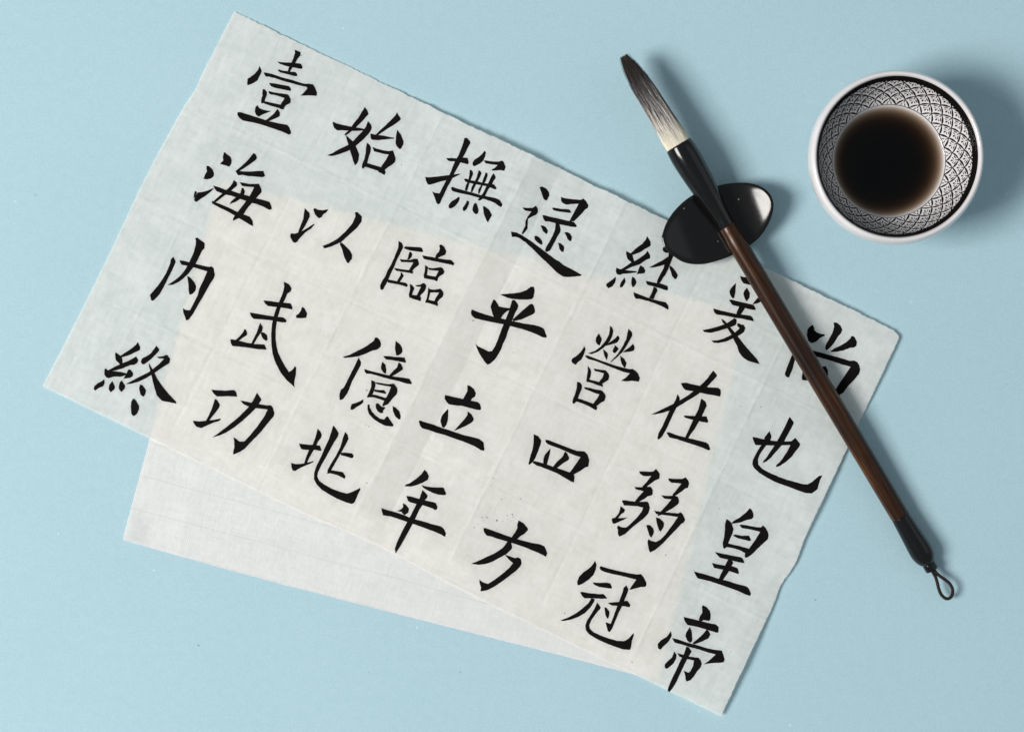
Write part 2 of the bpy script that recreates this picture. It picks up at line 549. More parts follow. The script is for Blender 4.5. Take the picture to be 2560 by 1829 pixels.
# ------------------------------------------------------------------ brushed characters
# outlines of every brush stroke: one character per block, header = corner and size of its square in photograph pixels
GLYPHS = """
@ 560 100 260
1103,155 1192,190 1194,240 1150,295 1115,355 1068,430 1030,495 995,490 1015,425 1055,350 1080,295 1107,210
828,342 905,350 1040,356 1120,364 1200,372 1228,430 1218,452 1190,452 1060,428 950,405 870,375
850,462 910,480 1010,492 1120,505 1145,545 1140,567 1100,568 1000,540 880,510 842,482
553,410 583,465 585,505 555,565 520,635 440,685 375,708 360,695 365,610 420,575 480,530 530,470
615,507 660,512 740,530 900,585 1060,625 1160,660 1250,685 1330,686 1390,695 1425,755 1452,830 1442,875 1350,868 1190,872 1240,830 1298,765 1295,738 1180,712 1060,680 900,635 790,598 700,575 660,577 640,560
712,672 800,682 920,705 1020,725 1047,770 1042,798 920,775 790,750 735,725 708,690
603,770 632,770 672,815 668,860 645,920 635,955 640,975 608,990 590,997 577,970 580,930 600,870 598,820
697,797 740,812 850,832 980,847 1010,865 1042,930 1035,985 1000,1005 960,1025 940,1055 890,1030 885,1005 915,960 945,910 870,885 790,860 725,852 697,830
620,958 680,967 800,995 890,1015 925,1040 942,1070 930,1085 890,1083 860,1065 740,1035 620,992
520,1020 545,1060 590,1085 660,1103 735,1112 680,1135 600,1165 545,1200 500,1170 480,1120 487,1055
835,1077 873,1140 870,1185 850,1205 780,1235 700,1270 650,1255 710,1210 780,1150
210,1130 255,1127 370,1165 560,1225 700,1270 850,1303 985,1325 1020,1370 1045,1440 1040,1470 1010,1480 900,1430 740,1375 560,1315 420,1283 300,1262 240,1220 208,1170
@ 790 225 260
762,268 800,315 820,380 780,420 740,470 690,520 630,580 570,635 500,690 465,710 442,705 460,675 510,630 550,580 600,505 650,450 700,370 740,305
258,510 275,498 310,520 400,543 540,573 660,590 750,610 740,635 600,642 490,635 400,632 330,633 285,595 265,550
810,485 860,545 873,595 850,645 800,710 720,790 620,875 530,940 430,980 340,1010 250,1032 200,1030 178,1018 260,985 350,930 500,860 580,800 660,710 730,640 780,570
465,705 510,745 575,805 620,880 650,945 672,1010 665,1090 640,1150 608,1180 580,1110 560,1040 537,970 530,930 505,850 480,780
1262,350 1322,445 1318,470 1240,530 1110,610 970,705 930,700 1010,620 1080,560 1180,460 1245,390
852,680 930,700 1060,715 1160,738 1218,745 1218,762 1100,772 960,787 870,778 852,750
1270,622 1290,655 1325,695 1365,800 1362,855 1325,920 1300,922 1260,880 1242,830 1248,740 1257,670
795,825 840,860 858,905 850,970 820,1060 800,1140 760,1205 735,1235 715,1210 720,1160 755,1080 775,980 780,900
880,890 950,918 1060,945 1140,955 1200,945 1218,990 1243,1070 1230,1130 1190,1165 1120,1210 1080,1245 1020,1230 1015,1195 1080,1110 1135,1010 1060,1000 980,978 905,960 895,930
765,1140 800,1142 900,1172 1010,1205 1075,1240 1085,1300 1065,1330 1010,1295 975,1285 970,1265 880,1235 790,1205 740,1200
@ 1030 320 260
815,160 855,152 905,205 915,235 870,310 830,400 790,465 745,560 710,620 650,730 610,830 560,910 500,1040 460,1120 440,1175 412,1195 385,1175 350,1080 315,990 350,1010 430,1022 480,920 530,820 580,740 630,620 670,520 725,430 765,330 800,235
533,472 600,468 700,475 790,462 870,468 885,525 880,560 860,568 790,548 690,525 590,520 560,510
205,765 260,770 380,760 520,742 640,730 700,718 773,716 710,745 640,780 540,815 420,845 300,882 260,890 235,865 215,820
1135,355 1155,385 1140,450 1110,515 1050,565 970,600 945,580 945,540 980,490 1040,455 1100,400
1120,510 1160,508 1250,523 1350,527 1405,508 1435,535 1462,610 1440,670 1380,660 1260,668 1240,650 1290,625 1335,580 1240,568 1150,555
903,650 925,655 952,690 950,730 920,800 895,870 870,950 860,985 822,972 840,900 875,830 895,740
1040,665 1060,668 1085,705 1070,750 1030,830 1000,880 965,950 940,1005 918,995 928,930 970,850 1005,780
1150,690 1180,715 1180,750 1140,850 1100,900 1075,970 1050,1030 1030,1020 1035,960 1080,890 1105,820
1270,708 1305,760 1305,785 1270,830 1250,880 1190,960 1155,1030 1130,1090 1060,1135 1025,1130 1060,1080 1110,1015 1150,930 1195,850 1230,770
808,798 845,788 900,815 1010,830 1120,862 1210,870 1280,882 1320,935 1310,962 1280,955 1180,915 1060,890 960,875 870,850 835,840
605,940 625,920 700,945 830,980 960,1015 1080,1050 1180,1070 1300,1093 1365,1120 1412,1195 1405,1222 1380,1235 1290,1170 1160,1120 1030,1085 900,1050 780,1025 690,1005 630,985
728,1072 748,1095 720,1165 660,1230 600,1262 572,1245 572,1205 610,1150 680,1110
855,1132 890,1150 885,1195 850,1270 812,1302 790,1280 795,1240 840,1180
975,1172 1005,1178 1025,1230 1038,1285 1030,1330 998,1350 960,1320 942,1280 955,1210
1105,1220 1140,1228 1205,1280 1248,1362 1215,1415 1185,1475 1165,1450 1120,1340
@ 1244 453 260
655,98 690,82 760,115 800,170 808,225 780,285 750,305 720,280 690,200
385,410 460,418 550,415 598,383 628,430 632,480 600,525 540,550 475,590 470,640 468,740 430,790 390,830 375,818 400,760 430,700 435,620 470,550 525,475 440,462 410,445
990,240 1010,255 1080,270 1200,285 1290,293 1340,272 1380,310 1418,378 1408,420 1370,440 1300,520 1190,630 1120,625 1180,510 1240,400 1265,355 1150,358 1070,368 1020,345 990,310
850,415 880,412 980,430 1120,440 1152,492 1120,495 1000,480 890,462 860,440
698,530 720,528 800,550 960,585 1110,620 1195,640 1238,700 1220,718 1150,712 1000,680 880,650 800,630 745,630 715,590
905,650 965,668 985,760 975,800 930,870 870,990 820,1080 770,1105 740,1090 750,1040 800,960 860,850 895,760
668,688 710,692 750,715 785,770 775,820 760,825 710,785 690,740
572,860 605,852 650,875 695,935 700,980 680,993 620,955 580,910
1040,798 1090,795 1130,815 1160,870 1150,930 1130,940 1090,905 1070,850
940,965 980,965 1030,1010 1040,1050 1025,1108 995,1095 965,1060 955,1000
205,787 290,800 380,845 500,920 620,1010 740,1100 900,1220 960,1250 1030,1310 1150,1370 1250,1425 1320,1468 1280,1482 1100,1497 1020,1490 920,1420 800,1300 680,1190 560,1070 430,950 350,895 290,868 225,872
@ 1480 554 260
860,225 912,310 918,360 905,385 830,425 750,480 640,520 600,500 680,420 780,350 840,280
535,455 570,480 610,495 635,525 640,560 662,625 615,635 560,590 545,550 530,500
865,455 910,530 905,575 840,600 740,670 640,700 540,745 480,770 440,750 500,715 610,640 700,595 800,530 850,480
380,718 430,740 520,755 620,768 700,775 695,792 580,808 480,815 430,832 390,820 370,775
752,680 810,715 832,770 820,805 760,815 720,815 690,828 715,780 735,720
370,860 370,910 360,950 320,1010 255,1038 220,1000 225,970 290,925
508,870 525,930 500,985 470,1025 435,1025 435,990 455,940
630,858 665,880 692,930 690,965 660,1010 635,1028 615,980 612,920
1110,400 1140,400 1190,430 1250,450 1300,440 1260,560 1220,660 1190,740 1150,820 1100,890 1055,965 1010,970 1020,910 1070,810 1120,720 1130,670 1060,695 970,715 890,715 990,660 1090,610 1190,545 1200,490 1140,485 1100,445
1215,685 1250,710 1310,780 1340,835 1320,885 1295,900 1250,850 1230,780 1207,720
840,922 920,940 1010,960 1080,968 1180,1005 1188,1060 1165,1075 1060,1040 960,1010 870,990 848,960
965,1015 1010,1035 1022,1080 990,1140 960,1210 890,1190 930,1120
648,1100 720,1130 850,1180 960,1215 1060,1240 1150,1258 1190,1310 1195,1350 1185,1375 1100,1325 980,1275 860,1235 740,1205 685,1205 655,1160
@ 1700 675 260
940,92 990,108 1100,120 1160,130 1240,230 1180,240 1070,228 990,208 955,155
872,202 868,280 865,340 845,435 815,440 780,375 770,335 790,290 830,240
1045,275 1060,300 1090,355 1085,430 1045,487 1020,465 1000,410 988,370 1005,320
1320,340 1260,400 1215,430 1170,480 1130,540 1180,525 1215,518 1260,495 1340,450
765,470 800,458 890,485 1050,520 1150,545 1175,590 1183,620 1140,622 1030,598 900,565 820,545 790,505
925,560 1015,590 1000,620 965,670 930,725 880,730 885,660
518,600 600,622 720,650 850,680 960,692 1100,712 1130,735 1155,800 1060,780 950,755 860,745 700,710 575,695 535,660
850,745 885,780 880,835 860,865 800,885 700,920 600,950 490,978 430,975 375,965 352,935 440,920 540,895 640,865 720,835 790,790
645,760 690,785 730,830 790,900 850,970 905,1035 960,1110 1040,1210 1140,1320 1210,1400 1242,1467 1160,1445 1060,1415 980,1360 920,1280 890,1180 840,1090 800,1000 740,910 700,850 660,810
890,838 910,830 960,850 990,850 1020,905 1000,965 940,1010 880,1040 800,1080 720,1115 600,1138 525,1132 490,1100 590,1095 680,1070 780,1020 860,970 930,905 895,870
@ 1925 774 260
670,232 690,285 690,320 740,358 800,378 858,385 850,410 780,440 720,498 650,522 600,485 575,400 590,300 620,265
990,200 1040,200 1100,245 1130,310 1110,365 1060,420 1000,520 940,590 880,635 862,600 870,545 920,460 970,370 1003,260
1265,415 1290,410 1320,425 1358,500 1350,560 1310,592 1250,595 1150,635 1040,655 960,660 940,652 1000,605 1100,560 1200,500 1260,440
350,690 390,780 350,930 295,1058 270,1055 235,1025 232,990 280,860 320,760
660,635 760,658 940,710 1110,755 1250,800 1310,790 1360,815 1395,870 1408,930 1390,1000 1300,1110 1210,1200 1150,1290 1080,1335 1020,1320 1025,1240 1090,1140 1180,1010 1258,890 1130,855 980,805 850,765 720,730
818,885 870,880 905,945 908,1020 880,1030 820,1000
510,960 600,1010 640,1110 500,1098 495,1050
@ 450 343 260
685,238 700,238 730,265 790,310 805,360 800,415 768,462 740,450 625,420 640,395 675,370 668,315
412,448 460,455 510,510 530,575 525,610 485,645 420,662 370,650 385,595 420,535 412,490
235,842 285,862 350,855 410,840 480,812 535,795 480,850 400,915 320,965 258,1012 230,1000 213,970 218,890
1145,250 1180,265 1200,315 1190,345 1160,375 1080,430 1000,485 930,528 865,530 940,470 1030,390 1100,310
862,525 910,525 980,535 1100,537 1180,530 1298,527 1328,605 1290,628 1180,615 1060,608 980,590 910,598 885,565
842,670 890,710 892,755 850,790 800,835 740,880 670,930 560,1015 510,1010 600,930 670,870 740,810 800,750
515,755 620,785 700,820 800,835 900,870 1000,900 1090,925 1190,955 1300,980 1395,1010 1420,1060 1435,1120 1395,1135 1300,1085 1180,1040 1100,1020 1000,985 900,950 800,915 700,895 570,845 540,800
932,702 980,712 1100,732 1200,728 1230,728 1250,770 1268,810 1272,860 1220,915 1180,960 1120,1030 1050,1110 1000,1190 930,1260 870,1285 832,1308 825,1280 850,1230 900,1170 960,1090 1030,1000 1085,920 1130,840 1155,780 1080,775 970,765
965,790 990,795 1015,845 1000,895 940,965 870,1010 770,1048 800,1000 870,940 940,880
500,995 560,1018 660,1060 770,1105 900,1170 990,1205 1085,1240 1132,1300 1142,1390 1080,1360 1000,1310 920,1265 850,1222 760,1170 660,1120 560,1070 495,1030
@ 690 458 260
450,392 525,470 525,525 490,600 440,690 400,745 370,800 340,790 360,720 400,620 425,560 435,470
225,795 245,780 290,790 345,770 430,735 510,685 590,635 600,648 545,710 460,765 380,850 345,890 330,915 290,935 265,918 240,875 222,840
582,408 605,388 660,415 720,422 770,415 812,408 815,418 780,460 735,490 715,525 672,550 635,520 605,480
1235,455 1270,450 1340,520 1335,600 1270,690 1160,790 1020,915 960,945 860,990 755,1018 725,978 830,940 960,865 1080,760 1190,630 1240,520
1005,915 1060,955 1150,1045 1193,1130 1180,1190 1155,1215 1130,1253 1105,1235 1060,1140 1035,1040 998,960
@ 913 557 260
518,283 570,310 592,360 588,395 540,490 490,590 450,690 400,790 360,890 325,960 300,1000 285,1035 255,1048 235,1030 232,975 265,905 310,840 350,740 400,660 450,550 510,400 520,340
600,385 635,368 740,375 870,382 890,400 905,450 890,458 780,445 690,430 620,405
690,452 715,455 737,490 725,530 690,575 655,575 670,530
538,565 600,575 700,580 760,560 815,560 842,630 830,665 770,710 720,770 680,760 690,720 750,620 650,615 560,612
445,703 540,720 660,735 720,735 755,770 738,792 640,775 550,760 480,748
560,765 605,825 570,880 535,930 495,920 520,870 550,820
350,885 440,900 540,920 640,938 668,975 650,1003 560,970 470,955 350,930
1155,350 1185,338 1230,370 1267,445 1250,500 1180,525 1120,560 1090,540 1110,490 1150,450 1165,400
888,507 990,525 1100,545 1200,565 1340,578 1390,630 1380,665 1300,645 1180,620 1080,600 920,568 900,535
935,660 980,690 975,740 960,830 930,850 912,820 930,750
970,700 1060,710 1180,690 1215,715 1238,765 1220,800 1160,835 1120,885 1070,875 1110,820 1145,750 1050,742 1000,735
912,808 960,815 1070,835 1130,845 1135,885 1118,915 1080,895 990,878 925,868 915,840
695,950 740,980 768,1020 750,1060 735,1110 720,1165 690,1170 678,1120 700,1040
780,975 860,965 890,945 925,940 950,975 945,1030 915,1080 870,1120 850,1160 805,1140 820,1095 870,1000 800,992
690,1118 780,1130 845,1135 875,1170 860,1225 810,1205 740,1185 685,1160
985,1008 1010,1030 1015,1080 990,1200 945,1255 938,1230 960,1180 975,1100
1000,1035 1080,1045 1170,1025 1215,1070 1222,1120 1205,1160 1160,1190 1120,1250 1080,1230 1095,1180 1155,1090 1080,1085 1010,1090
950,1195 1060,1215 1120,1230 1138,1265 1130,1300 1080,1280 1000,1255 950,1245
@ 1142 683 260
675,330 760,322 900,310 1000,295 1090,260 1160,205 1205,212 1215,260 1200,370 1170,405 1060,412 960,410 860,400 770,375
575,408 600,420 640,480 655,515 740,535 830,545 830,570 770,600 720,650 680,720 590,710 560,640 540,570 525,525 545,470
865,420 900,415 945,470 962,510 945,560 910,620 870,720 840,800 800,900 770,1000 720,1100 695,1180 650,1260 590,1350 520,1410 485,1427 455,1405 400,1330 350,1250 310,1160 295,1100 330,1140 420,1180 490,1220 550,1215 600,1130 650,1010 710,840 760,720 810,600 840,500
1145,480 1175,475 1200,500 1222,580 1220,610 1190,640 1100,680 1000,725 880,750 870,720 960,640 1060,550
235,563 330,605 450,645 580,680 700,705 800,735 900,750 1050,785 1200,805 1310,835 1360,865 1405,990 1390,1003 1350,1003 1250,955 1150,915 1020,870 860,830 720,795 560,765 420,735 285,705 230,655 220,600
@ 1383 788 260
712,283 758,360 750,410 725,470 690,455 662,405 668,345
885,162 920,190 938,245 920,330 880,410 800,495 700,570 600,605 540,592 640,560 740,490 820,395 870,300 882,230
1000,318 1025,325 1035,370 1000,425 940,445 850,470 800,480 850,440 920,395 970,355
778,525 850,590 855,635 835,700 810,660 790,600
965,465 1025,520 1000,555 965,593 930,575 930,540 950,500
1175,208 1235,270 1232,320 1200,380 1150,470 1080,575 990,660 910,725 890,730 930,685 1010,600 1080,490 1140,370 1160,270
1245,445 1270,490 1265,540 1240,560 1160,572 1080,580 1120,545 1200,490
1045,630 1110,680 1145,745 1130,805 1110,820 1065,750 1050,690
480,478 505,525 490,580 465,640 440,690 380,735 352,773 300,745 282,710 300,670 360,635 430,570 470,510
498,625 540,628 660,675 800,725 940,775 1080,815 1200,840 1240,835 1290,870 1325,910 1352,985 1335,1035 1230,1022 1140,1030 1060,1022 1130,975 1195,905 1100,885 960,830 820,775 700,725 550,682 510,655
537,785 580,840 592,880 585,950 560,1005 540,1048 515,1030 525,960 540,870
630,830 680,840 820,858 860,905 875,950 862,1010 820,1035 760,1070 710,1060 720,1030 770,970 790,905 720,885 650,870
545,995 600,1010 700,1035 770,1070 775,1120 745,1105 690,1090 620,1060 530,1035
370,1040 415,1045 448,1090 445,1150 400,1250 380,1310 345,1365 315,1383 298,1355 310,1300 350,1200 370,1110
485,1118 560,1130 660,1155 755,1170 800,1220 820,1265 800,1335 740,1365 680,1415 610,1400 630,1370 690,1290 720,1235 640,1210 560,1175 490,1150
350,1285 420,1305 520,1340 600,1370 670,1400 688,1450 665,1480 620,1455 560,1420 470,1380 380,1350 320,1345
@ 1576 898 260
1293,172 1350,240 1350,265 1290,330 1200,425 1090,520 980,595 860,665 730,745 620,795 500,835 390,857 318,860 420,815 550,750 650,705 770,640 900,560 1020,470 1110,390 1200,300 1260,215
788,370 860,363 980,390 1090,415 1220,435 1370,442 1408,475 1412,530 1402,580 1300,560 1200,545 1090,520 980,498 860,480 820,440
735,540 760,580 775,620 755,665 720,750 670,850 620,960 560,1090 490,1210 440,1253 422,1235 435,1160 490,1060 550,930 610,800 660,720 710,620
1105,612 1170,655 1193,720 1160,790 1110,900 1060,985 1000,1090 940,1170 900,1235 850,1230 880,1160 940,1030 1000,900 1060,780 1085,690
825,890 850,875 950,880 1060,885 1190,890 1213,965 1205,990 1100,970 980,945 870,915
565,1140 600,1135 720,1180 850,1215 980,1245 1100,1275 1180,1295 1220,1325 1248,1410 1215,1418 1120,1375 1000,1335 860,1290 740,1250 610,1220 585,1180
@ 1838 1007 260
850,215 915,300 905,335 860,420 810,510 760,610 700,690 620,780 545,865 490,910 430,935 435,910 480,860 560,740 620,650 680,550 760,400 820,270
535,438 568,520 555,570 500,640 440,720 390,790 355,880 360,960 420,1025 540,1090 680,1150 800,1195 950,1235 1060,1265 1130,1268 1200,1230 1310,1135 1362,1130 1330,1190 1300,1280 1285,1345 1200,1410 1100,1405 960,1355 800,1295 620,1230 480,1155 370,1085 290,1010 268,950 275,890 330,780 390,680 440,620 460,530
268,528 340,540 460,570 600,590 760,600 880,595 935,540 1015,635 1000,685 940,755 880,840 790,920 690,985 635,998 640,968 690,925 750,850 820,740 860,655 740,660 600,662 450,660 315,655 285,590
@ 326 568 260
1012,172 1045,162 1080,190 1160,248 1155,330 1115,370 1060,490 1015,575 970,640 900,730 830,795 760,850 660,900 575,905 660,850 760,775 850,670 920,540 985,400 1020,270 1022,210
668,458 705,530 700,560 650,670 575,820 520,930 460,1040 390,1115 350,1150 325,1140 303,1060 360,990 430,910 500,810 560,710 620,570 630,505
768,515 850,528 950,555 1090,590 1225,620 1265,608 1300,640 1318,745 1300,800 1245,880 1180,1000 1110,1120 1040,1240 980,1350 910,1440 870,1455 850,1390 825,1330 820,1262 860,1290 930,1295 990,1180 1050,1060 1070,970 1120,870 1170,760 1200,690 1100,660 990,625 880,600 800,588 775,545
885,762 930,780 1000,860 1028,930 1015,990 970,1040 925,1055 910,1000 905,890
@ 535 696 280
1012,47 1090,85 1125,145 1110,190 1060,220 1040,280 1000,360 960,440 930,540 910,630 895,740 892,850 905,970 930,1080 980,1180 1030,1270 1085,1355 1130,1330 1175,1265 1192,1300 1185,1400 1165,1480 1162,1520 1168,1580 1155,1560 1130,1540 1050,1470 970,1370 900,1240 850,1100 832,960 828,800 840,660 870,530 910,410 960,300 1000,200 1018,120
715,318 800,325 940,345 1060,355 1110,360 1140,425 1130,450 1080,438 940,415 790,402 745,370
518,492 600,505 740,530 870,550 1000,562 1040,590 1052,620 1040,638 960,632 850,610 700,592 570,585 530,535
1275,410 1310,430 1352,510 1335,570 1290,575 1195,573 1185,537 1230,510 1262,460
440,732 465,745 482,800 470,825 420,855 360,905 310,895 370,840 420,780
668,640 705,700 700,755 640,840 580,945 540,945 570,880 620,780
672,775 730,785 770,820 775,885 755,905 720,885 690,840
235,880 330,895 480,930 600,950 730,955 762,1020 750,1030 640,1025 480,1000 350,985 265,978 245,940
@ 810 824 260
795,122 830,120 870,160 890,215 885,265 830,312 760,325 660,370 540,415 430,430 330,440 290,425 400,390 520,330 640,270 780,170
540,432 580,510 570,560 500,690 440,800 395,920 365,990 300,1080 260,1098 243,1090 238,1020 260,940 310,900 370,780 430,660 490,540
1118,172 1190,230 1222,290 1225,350 1190,385 1150,405 1125,395 1108,300
920,412 1000,410 1120,425 1255,432 1282,500 1270,515 1170,495 1060,475 970,465
910,498 960,545 972,620 965,690 930,670 890,610 890,565
1165,508 1200,530 1232,590 1228,625 1180,655 1110,700 1040,735 1020,710 1080,640 1140,590
628,612 720,640 860,675 1000,710 1120,735 1260,750 1335,765 1372,835 1360,850 1280,838 1160,800 1000,765 860,725 740,690 660,685 635,655
738,785 790,805 805,860 790,920 770,980 730,1050 680,1060 670,1045 700,985 735,900
780,815 880,830 1000,850 1090,840 1140,905 1148,955 1135,1005 1080,1060 1000,1160 920,1195 910,1175 940,1110 980,1040 1020,960 1045,890 960,875 830,850
775,932 860,940 940,940 970,985 960,1000 880,985 790,965
720,1005 800,1015 900,1045 985,1070 940,1110 860,1080 780,1055 690,1055
612,1085 615,1130 580,1165 500,1210 450,1250 415,1245 412,1220 430,1160 500,1140 560,1115
690,1160 708,1170 715,1215 750,1280 800,1335 870,1385 940,1400 965,1360 995,1350 1020,1390 1085,1485 1075,1510 960,1500 860,1450 770,1390 700,1310 678,1240 680,1180
808,1155 840,1143 870,1170 895,1200 955,1210 950,1230 920,1265 920,1298 890,1303 840,1275 808,1215
1070,1190 1120,1215 1175,1270 1195,1340 1190,1395 1165,1398 1110,1350 1075,1270
@ 1002 914 260
1038,303 1080,310 1140,360 1172,430 1160,480 1110,510 1080,570 1000,560 970,520 1010,450 1040,390
690,455 800,480 960,515 1060,540 1190,560 1235,590 1255,665 1240,692 1200,690 1080,660 960,625 880,622 750,602 710,560 682,505
735,672 742,700 735,840 710,925 675,968 645,955 617,860 640,780 690,720
1045,708 1100,755 1138,820 1135,855 1100,890 1020,935 900,990 830,1018 880,955 970,860 1040,770
290,850 380,880 500,915 660,975 800,1020 960,1075 1090,1105 1210,1135 1290,1190 1307,1300 1295,1328 1250,1315 1150,1255 1000,1190 840,1135 700,1085 540,1040 430,1000 340,978 300,935 282,875
@ 1267 1013 260
420,445 490,480 537,545 530,600 490,710 440,830 400,890 350,927 338,905 365,800 400,690 418,580
600,535 650,540 780,590 960,660 1100,710 1210,715 1260,765 1288,850 1272,955 1230,965 1140,1025 1040,1080 970,1060 1010,1010 1080,910 1150,805 1080,785 960,735 840,680 720,635 640,605 605,570
682,668 675,740 650,830 625,930 570,910 568,840 600,760
910,715 940,745 975,815 965,850 880,900 770,990 715,965 780,880 870,800
405,865 500,882 620,920 780,975 900,1015 1000,1050 1050,1080 1057,1120 1050,1200 1000,1185 900,1125 780,1055 640,1000 540,960 470,940 410,900
@ 1500 1145 260
608,205 640,203 760,208 830,205 872,165 910,205 932,245 925,320 860,345 800,390 730,440 690,460 660,440 720,380 800,275 720,280 670,272 625,240
535,445 580,450 650,450 710,440 795,445 822,490 822,560 800,580 750,590 680,640 600,685 545,670 600,600 680,515 620,498 560,485
340,658 380,652 480,668 600,678 740,675 765,710 778,780 755,860 690,930 600,1000 500,1080 400,1175 340,1205 300,1222 278,1180 280,1110 265,1080 285,1047 330,1075 410,1080 500,1000 580,920 650,830 672,770 590,748 470,740 375,735
320,745 392,800 375,845 330,870 280,935 340,930 430,922 370,960 290,995 225,1022 195,1010 180,955 200,932 240,925 290,860 312,790
1070,312 1150,320 1280,322 1335,295 1375,340 1392,385 1375,460 1330,470 1280,515 1190,575 1150,595 1130,565 1180,510 1270,395 1180,385 1110,380 1070,345
952,575 1020,585 1100,585 1160,580 1215,600 1235,660 1225,710 1180,745 1110,795 1030,835 960,880 905,900 900,885 960,815 1040,730 1115,640 1010,632
840,810 880,825 1000,840 1120,850 1225,860 1250,838 1285,860 1330,955 1310,1000 1265,1025 1200,1100 1100,1200 980,1330 860,1430 785,1468 765,1440 750,1360 742,1300 755,1260 790,1285 870,1305 940,1270 1020,1190 1100,1080 1160,1000 1215,915 1110,900 1000,885 880,872
870,922 930,935 985,985 1000,1020 990,1080 945,1142 920,1120 890,1030
720,1042 780,1040 830,1095 842,1140 830,1190 800,1238 770,1205 745,1120
@ 1697 1247 260
1108,140 1140,170 1165,225 1165,280 1140,310 1060,325 960,365 850,382 815,375 870,330 960,280 1060,195
745,308 800,345 830,390 855,465 840,530 800,620 770,690 735,760 712,773 690,755 685,690 705,600 720,480 720,400 732,350
945,405 975,395 1080,412 1200,435 1285,440 1310,408 1350,440 1390,510 1402,560 1390,625 1320,690 1230,770 1150,855 1080,905 1040,915 1028,885 1040,820 1090,780 1140,710 1210,610 1268,510 1210,495 1110,470 985,452
840,565 880,550 980,570 1095,568 1130,640 1100,655 1020,632 920,610
740,682 830,705 960,735 1090,770 1080,830 1030,840 960,800 850,765 730,745
565,825 680,850 830,880 980,908 1010,950 1025,995 985,995 880,970 760,940 640,912 600,870
775,930 830,955 850,995 825,1040 780,1130 730,1200 680,1270 620,1255 660,1160 720,1040
515,993 600,1015 740,1040 830,1045 915,1075 938,1140 930,1168 860,1145 770,1120 690,1100 555,1075 535,1040
235,1128 340,1155 480,1195 620,1240 760,1275 880,1315 1060,1362 1100,1410 1127,1475 1110,1510 1050,1490 920,1430 780,1380 620,1325 500,1285 380,1255 295,1235 265,1190
@ 205 813 260
870,258 910,345 900,390 850,410 740,465 620,500 590,480 650,440 760,370 845,300
528,422 580,460 625,505 632,560 630,600 595,610 560,575 525,540 515,440
845,483 880,545 860,590 820,615 750,620 640,670 520,705 430,715 400,705 500,650 620,595 740,545 810,505
365,672 410,705 500,715 600,725 700,750 690,775 620,800 500,800 415,825 375,810 347,765 350,690
730,683 765,700 798,750 790,795 750,820 645,832 670,795 690,765 710,710
348,840 352,905 330,950 250,985 205,1018 180,995 190,950 240,905 300,875
472,868 515,960 500,1005 445,1045 415,995 425,930
615,857 672,935 665,990 615,1042 580,1000 572,960 590,890
1158,318 1205,370 1200,400 1150,455 1080,525 1010,580 970,608 935,605 918,570 935,515 1000,485 1070,440 1120,375
1165,488 1210,488 1270,480 1300,465 1335,463 1375,525 1362,590 1280,640 1200,695 1120,750 1000,825 880,880 770,912 680,915 770,870 900,800 1040,730 1120,670 1200,605 1280,522 1200,515
1042,588 1085,660 1130,745 1180,845 1260,960 1360,1080 1472,1195 1468,1222 1400,1205 1250,1180 1165,1090 1130,970 1100,850 1070,730 1045,640
905,922 945,935 998,1010 985,1080 955,1115 915,1085 890,980
800,1140 840,1170 890,1260 888,1310 855,1380 810,1418 772,1390 762,1280 770,1190
@ 456 928 260
450,285 550,295 680,300 770,290 810,292 840,325 855,395 770,388 640,390 540,392 490,350
505,430 540,445 585,515 575,560 510,650 440,735 410,790 365,775 410,690 460,580 485,500
162,770 250,780 370,770 480,757 590,735 598,755 570,775 470,805 360,855 295,885 220,865 185,820
1165,332 1235,440 1190,510 1150,570 1060,660 940,770 800,880 680,955 580,1000 465,1030 580,950 720,840 880,710 1020,570 1100,460
905,455 970,465 1080,490 1200,510 1320,530 1380,527 1415,570 1435,650 1425,700 1340,800 1220,950 1090,1080 980,1200 900,1255 795,1298 790,1270 812,1180 810,1090 795,1030 830,1045 890,1095 970,1090 1060,990 1160,870 1280,700 1330,595 1240,585 1140,572 1010,540 950,510
@ 686 1033 260
675,235 720,285 740,335 725,385 680,440 640,530 590,610 540,700 505,780 465,775 490,690 540,570 600,480 645,360
385,470 460,480 590,490 710,500 735,570 720,585 640,570 540,570 430,562 405,530
260,772 330,790 450,782 540,760 617,740 600,765 520,800 420,840 320,900 285,890 268,850
918,187 950,220 1005,310 985,370 930,450 860,580 800,690 730,810 680,920 668,980 700,1050 780,1110 900,1175 1020,1220 1130,1250 1220,1220 1335,1162 1345,1185 1310,1250 1280,1320 1250,1390 1205,1412 1110,1385 980,1330 850,1260 740,1190 660,1110 618,1030 620,930 650,830 720,690 780,550 850,400 890,280
1105,287 1145,335 1157,400 1110,490 1050,600 980,720 890,880 850,940 825,940 830,880 880,790 960,660 1030,520 1070,380
1025,610 1100,610 1215,622 1238,665 1215,700 1130,675 1040,650
850,880 940,893 1070,915 1112,985 1095,1018 1060,1000 990,965 900,940 840,930
@ 903 1146 260
990,172 1030,215 1057,275 1040,330 960,375 860,415 780,435 680,430 690,405 760,380 860,310 940,240
945,412 1000,430 1100,445 1285,450 1328,545 1310,568 1200,562 1110,530 1010,480 965,450
955,487 1010,540 1038,580 1030,610 990,650 950,730 900,810 840,940 790,1040 720,1170 630,1330 535,1478 525,1400 560,1300 640,1130 720,980 770,890 840,750 910,620
703,580 760,585 900,625 1000,650 1160,685 1190,745 1185,785 1155,803 1100,770 960,725 860,705 775,685 730,660
650,692 700,720 748,780 735,840 680,880 645,855 630,830 560,815 620,790 655,755
315,770 400,800 520,830 660,875 760,920 840,945 960,975 1090,1015 1240,1055 1290,1090 1322,1165 1310,1222 1250,1185 1120,1130 960,1070 820,1020 700,980 580,940 460,900 340,885 325,830
@ 1142 1258 260
